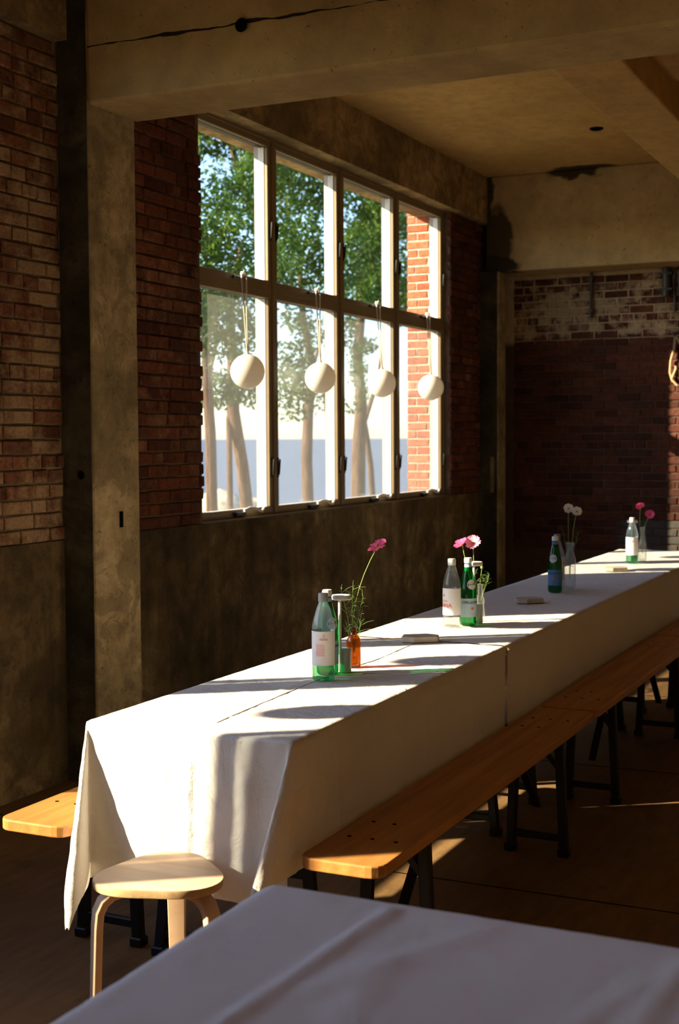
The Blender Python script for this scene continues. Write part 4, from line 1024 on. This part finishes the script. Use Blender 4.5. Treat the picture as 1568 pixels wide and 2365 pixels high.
leaf_rng = random.Random(5)
def foliage(clumps, n_per, size, mat_name, parent, seed):
    q = random.Random(seed); V = []; Fc = []
    for (c, r) in clumps:
        for _ in range(int(n_per * r[0] * r[2] * 4)):
            while True:
                d = Vector((q.uniform(-1, 1), q.uniform(-1, 1), q.uniform(-1, 1)))
                if d.length < 1: break
            p = Vector((c[0] + d.x * r[0], c[1] + d.y * r[1], c[2] + d.z * r[2]))
            if noise.noise((p + parent.location) * 1.7) < -0.02 + q.uniform(-.12, .12): continue
            L = size * q.uniform(0.6, 1.3); w = L * 0.42
            ax = Vector((q.gauss(0, 1), q.gauss(0, 1), q.gauss(-0.3, 0.7))).normalized(); bx = ax.cross(Vector((q.gauss(0, 1), q.gauss(0, 1), q.gauss(0, 1)))).normalized()
            nn = ax.cross(bx); k = len(V)
            V += [p - ax * L, p - bx * w + nn * w * 0.3, p + ax * L, p + bx * w + nn * w * 0.3]
            Fc += [(k, k + 1, k + 2), (k, k + 2, k + 3)]
    m = MB(); m.add(V, Fc); o = m.build('foliage', MAT[mat_name], parent); o['kind'] = 'stuff'; return o
def tree(trunks, branches, clumps, label, seed, n_per=150):
    base = Vector(trunks[0][0][0]); t = empty('tree', (base.x, base.y, -0.35))
    off = Vector((base.x, base.y, -0.35))
    for pts, r in trunks: MB().tube([Vector(p) - off for p in pts], [k * 0.72 for k in r], 9).build('trunk', MAT['bark'], t, True)
    for pts, r in branches: MB().tube([Vector(p) - off for p in pts], [k * 0.7 for k in r], 7).build('branch', MAT['bark'], t, True)
    foliage([(Vector(c) - off, r) for c, r in clumps], n_per * 11, 0.042, 'leaf', t, seed)
    return tag(t, label, 'tree', 'trees between the building and the sea')
def down(p, dz=1.6, dx=0.0): return (p.x + dx, p.y, -0.4)
a = [Vector((12.735, 7.600, 0.786)), Vector((12.697, 7.600, 1.650)), Vector((12.635, 7.600, 2.219)), Vector((12.580, 7.600, 3.063))]; a[0] = Vector((a[0].x, a[0].y, -0.4))
tree([(a, [0.10, 0.085, 0.075, 0.06])], [([Vector((12.635, 7.600, 2.219)), Vector((12.848, 7.600, 2.657)), Vector((12.653, 7.600, 3.069))], [0.05, 0.035, 0.02])],
     [(Vector((12.106, 7.300, 4.039)), (0.9, 0.7, 0.8)), (Vector((12.742, 7.400, 4.936)), (0.9, 0.7, 0.7)), (Vector((12.087, 7.200, 2.730)), (0.45, 0.5, 0.5)), (Vector((12.179, 7.300, 3.375)), (0.6, 0.5, 0.5))],
     'slender tree at the left edge of the first window pane', 31, 170)
a = [Vector((14.785, 8.200, 0.643)), Vector((14.463, 8.200, 1.226)), Vector((14.240, 8.200, 1.921)), Vector((14.232, 8.200, 2.608)), Vector((14.182, 8.200, 3.234)), Vector((14.516, 8.200, 4.008))]; a[0] = Vector((a[0].x, a[0].y, -0.4))
b = [Vector((14.249, 8.250, 0.697)), Vector((14.230, 8.250, 1.338)), Vector((14.219, 8.250, 1.816)), Vector((14.353, 8.250, 2.190))]; b[0] = Vector((b[0].x, b[0].y, -0.4))
tree([(a, [0.13, 0.11, 0.115, 0.09, 0.07, 0.05]), (b, [0.06, 0.05, 0.05, 0.05])], [([Vector((14.232, 8.200, 2.608)), Vector((13.868, 8.200, 3.000)), Vector((13.580, 8.200, 3.484))], [0.05, 0.035, 0.02]), ([Vector((15.397, 8.500, 4.477)), Vector((15.061, 8.500, 4.812)), Vector((14.742, 8.500, 5.350)), Vector((14.639, 8.500, 5.596))], [0.075, 0.07, 0.06, 0.05]), ([Vector((15.172, 8.500, 4.693)), Vector((15.527, 8.500, 5.170)), Vector((15.654, 8.500, 5.643))], [0.05, 0.04, 0.03])],
     [(Vector((13.627, 7.700, 3.660)), (0.9, 0.7, 0.55)), (Vector((13.410, 7.700, 2.845)), (0.5, 0.4, 0.4)), (Vector((14.062, 7.700, 4.628)), (0.9, 0.6, 0.7)), (Vector((13.513, 8.000, 2.159)), (0.35, 0.3, 0.25)), (Vector((14.091, 7.800, 2.173)), (0.4, 0.3, 0.22)), (Vector((13.025, 7.400, 4.900)), (0.9, 0.6, 0.6))],
     'forked leaning tree in the middle of the first window pane', 32, 150)
a = [Vector((16.726, 8.400, 0.628)), Vector((16.628, 8.400, 1.299)), Vector((16.692, 8.400, 1.963)), Vector((16.837, 8.400, 2.573)), Vector((16.551, 8.400, 3.216)), Vector((16.433, 8.400, 4.033))]; a[0] = Vector((a[0].x, a[0].y, -0.4))
tree([(a, [0.12, 0.11, 0.10, 0.09, 0.07, 0.05])], [([Vector((16.837, 8.400, 2.573)), Vector((17.090, 8.400, 2.952)), Vector((17.377, 8.400, 3.280))], [0.045, 0.03, 0.02]), ([Vector((17.725, 8.600, 1.728)), Vector((17.602, 8.600, 2.297)), Vector((17.421, 8.600, 2.667))], [0.04, 0.035, 0.03])],
     [(Vector((15.695, 8.100, 2.342)), (0.75, 0.5, 0.55)), (Vector((15.646, 8.000, 3.692)), (0.8, 0.6, 0.7)), (Vector((15.299, 8.000, 4.754)), (0.9, 0.6, 0.8)), (Vector((15.883, 7.800, 3.819)), (0.7, 0.6, 0.35)), (Vector((15.899, 7.800, 4.948)), (0.7, 0.6, 0.4)), (Vector((16.002, 7.800, 3.034)), (0.5, 0.5, 0.4)), (Vector((15.404, 7.800, 5.356)), (0.8, 0.6, 0.4))],
     'tree with a single curved trunk behind the second window pane', 33, 140)
a = [Vector((19.191, 8.800, 0.570)), Vector((19.250, 8.800, 1.393)), Vector((19.358, 8.800, 2.149)), Vector((19.233, 8.800, 2.828)), Vector((19.480, 8.800, 4.144)), Vector((19.864, 8.800, 5.154))]; a[0] = Vector((a[0].x, a[0].y, -0.4))
b = [Vector((20.035, 8.850, 0.531)), Vector((19.831, 8.850, 1.105)), Vector((19.665, 8.850, 1.668)), Vector((19.534, 8.850, 2.015))]; b[0] = Vector((b[0].x, b[0].y, -0.4))
tree([(a, [0.17, 0.155, 0.13, 0.11, 0.09, 0.07]), (b, [0.08, 0.07, 0.06, 0.05])], [([Vector((19.421, 8.800, 1.771)), Vector((19.730, 8.800, 2.157)), Vector((20.012, 8.800, 2.516)), Vector((20.157, 8.800, 2.946))], [0.07, 0.055, 0.045, 0.03]), ([Vector((19.514, 8.800, 4.147)), Vector((20.174, 8.800, 4.779)), Vector((20.358, 8.800, 5.438))], [0.06, 0.045, 0.03])],
     [(Vector((18.664, 8.500, 4.825)), (1.0, 0.7, 0.75)), (Vector((18.754, 8.400, 3.913)), (1.0, 0.6, 0.5)), (Vector((18.487, 8.500, 3.108)), (0.5, 0.4, 0.3)), (Vector((18.401, 8.500, 2.450)), (0.25, 0.3, 0.5)), (Vector((19.257, 8.400, 4.634)), (0.8, 0.6, 0.9)), (Vector((18.610, 8.400, 5.459)), (1.0, 0.6, 0.5))],
     'broad dark tree with a forked trunk behind the third window pane', 34, 170)
a = [Vector((23.079, 9.600, 0.381)), Vector((23.026, 9.600, 1.678)), Vector((22.889, 9.600, 2.879)), Vector((23.005, 9.600, 4.483)), Vector((23.119, 9.600, 5.850))]; a[0] = Vector((a[0].x + 1.4, a[0].y, -0.4))
a = [p + Vector((1.4, 0, 0)) if i else p for i, p in enumerate(a)]
tree([(a, [0.12, 0.1, 0.09, 0.08, 0.06])], [([Vector((23.636, 9.600, 3.323)), Vector((23.002, 9.600, 4.164)), Vector((22.801, 9.600, 4.857))], [0.05, 0.04, 0.03])],
     [(Vector((23.005, 9.600, 4.563)), (1.0, 0.7, 0.9)), (Vector((23.014, 9.600, 5.676)), (1.1, 0.7, 0.5)), (Vector((23.317, 9.600, 4.032)), (0.8, 0.6, 0.4))],
     'dense green tree showing left of the outdoor brick pilaster', 35, 170)
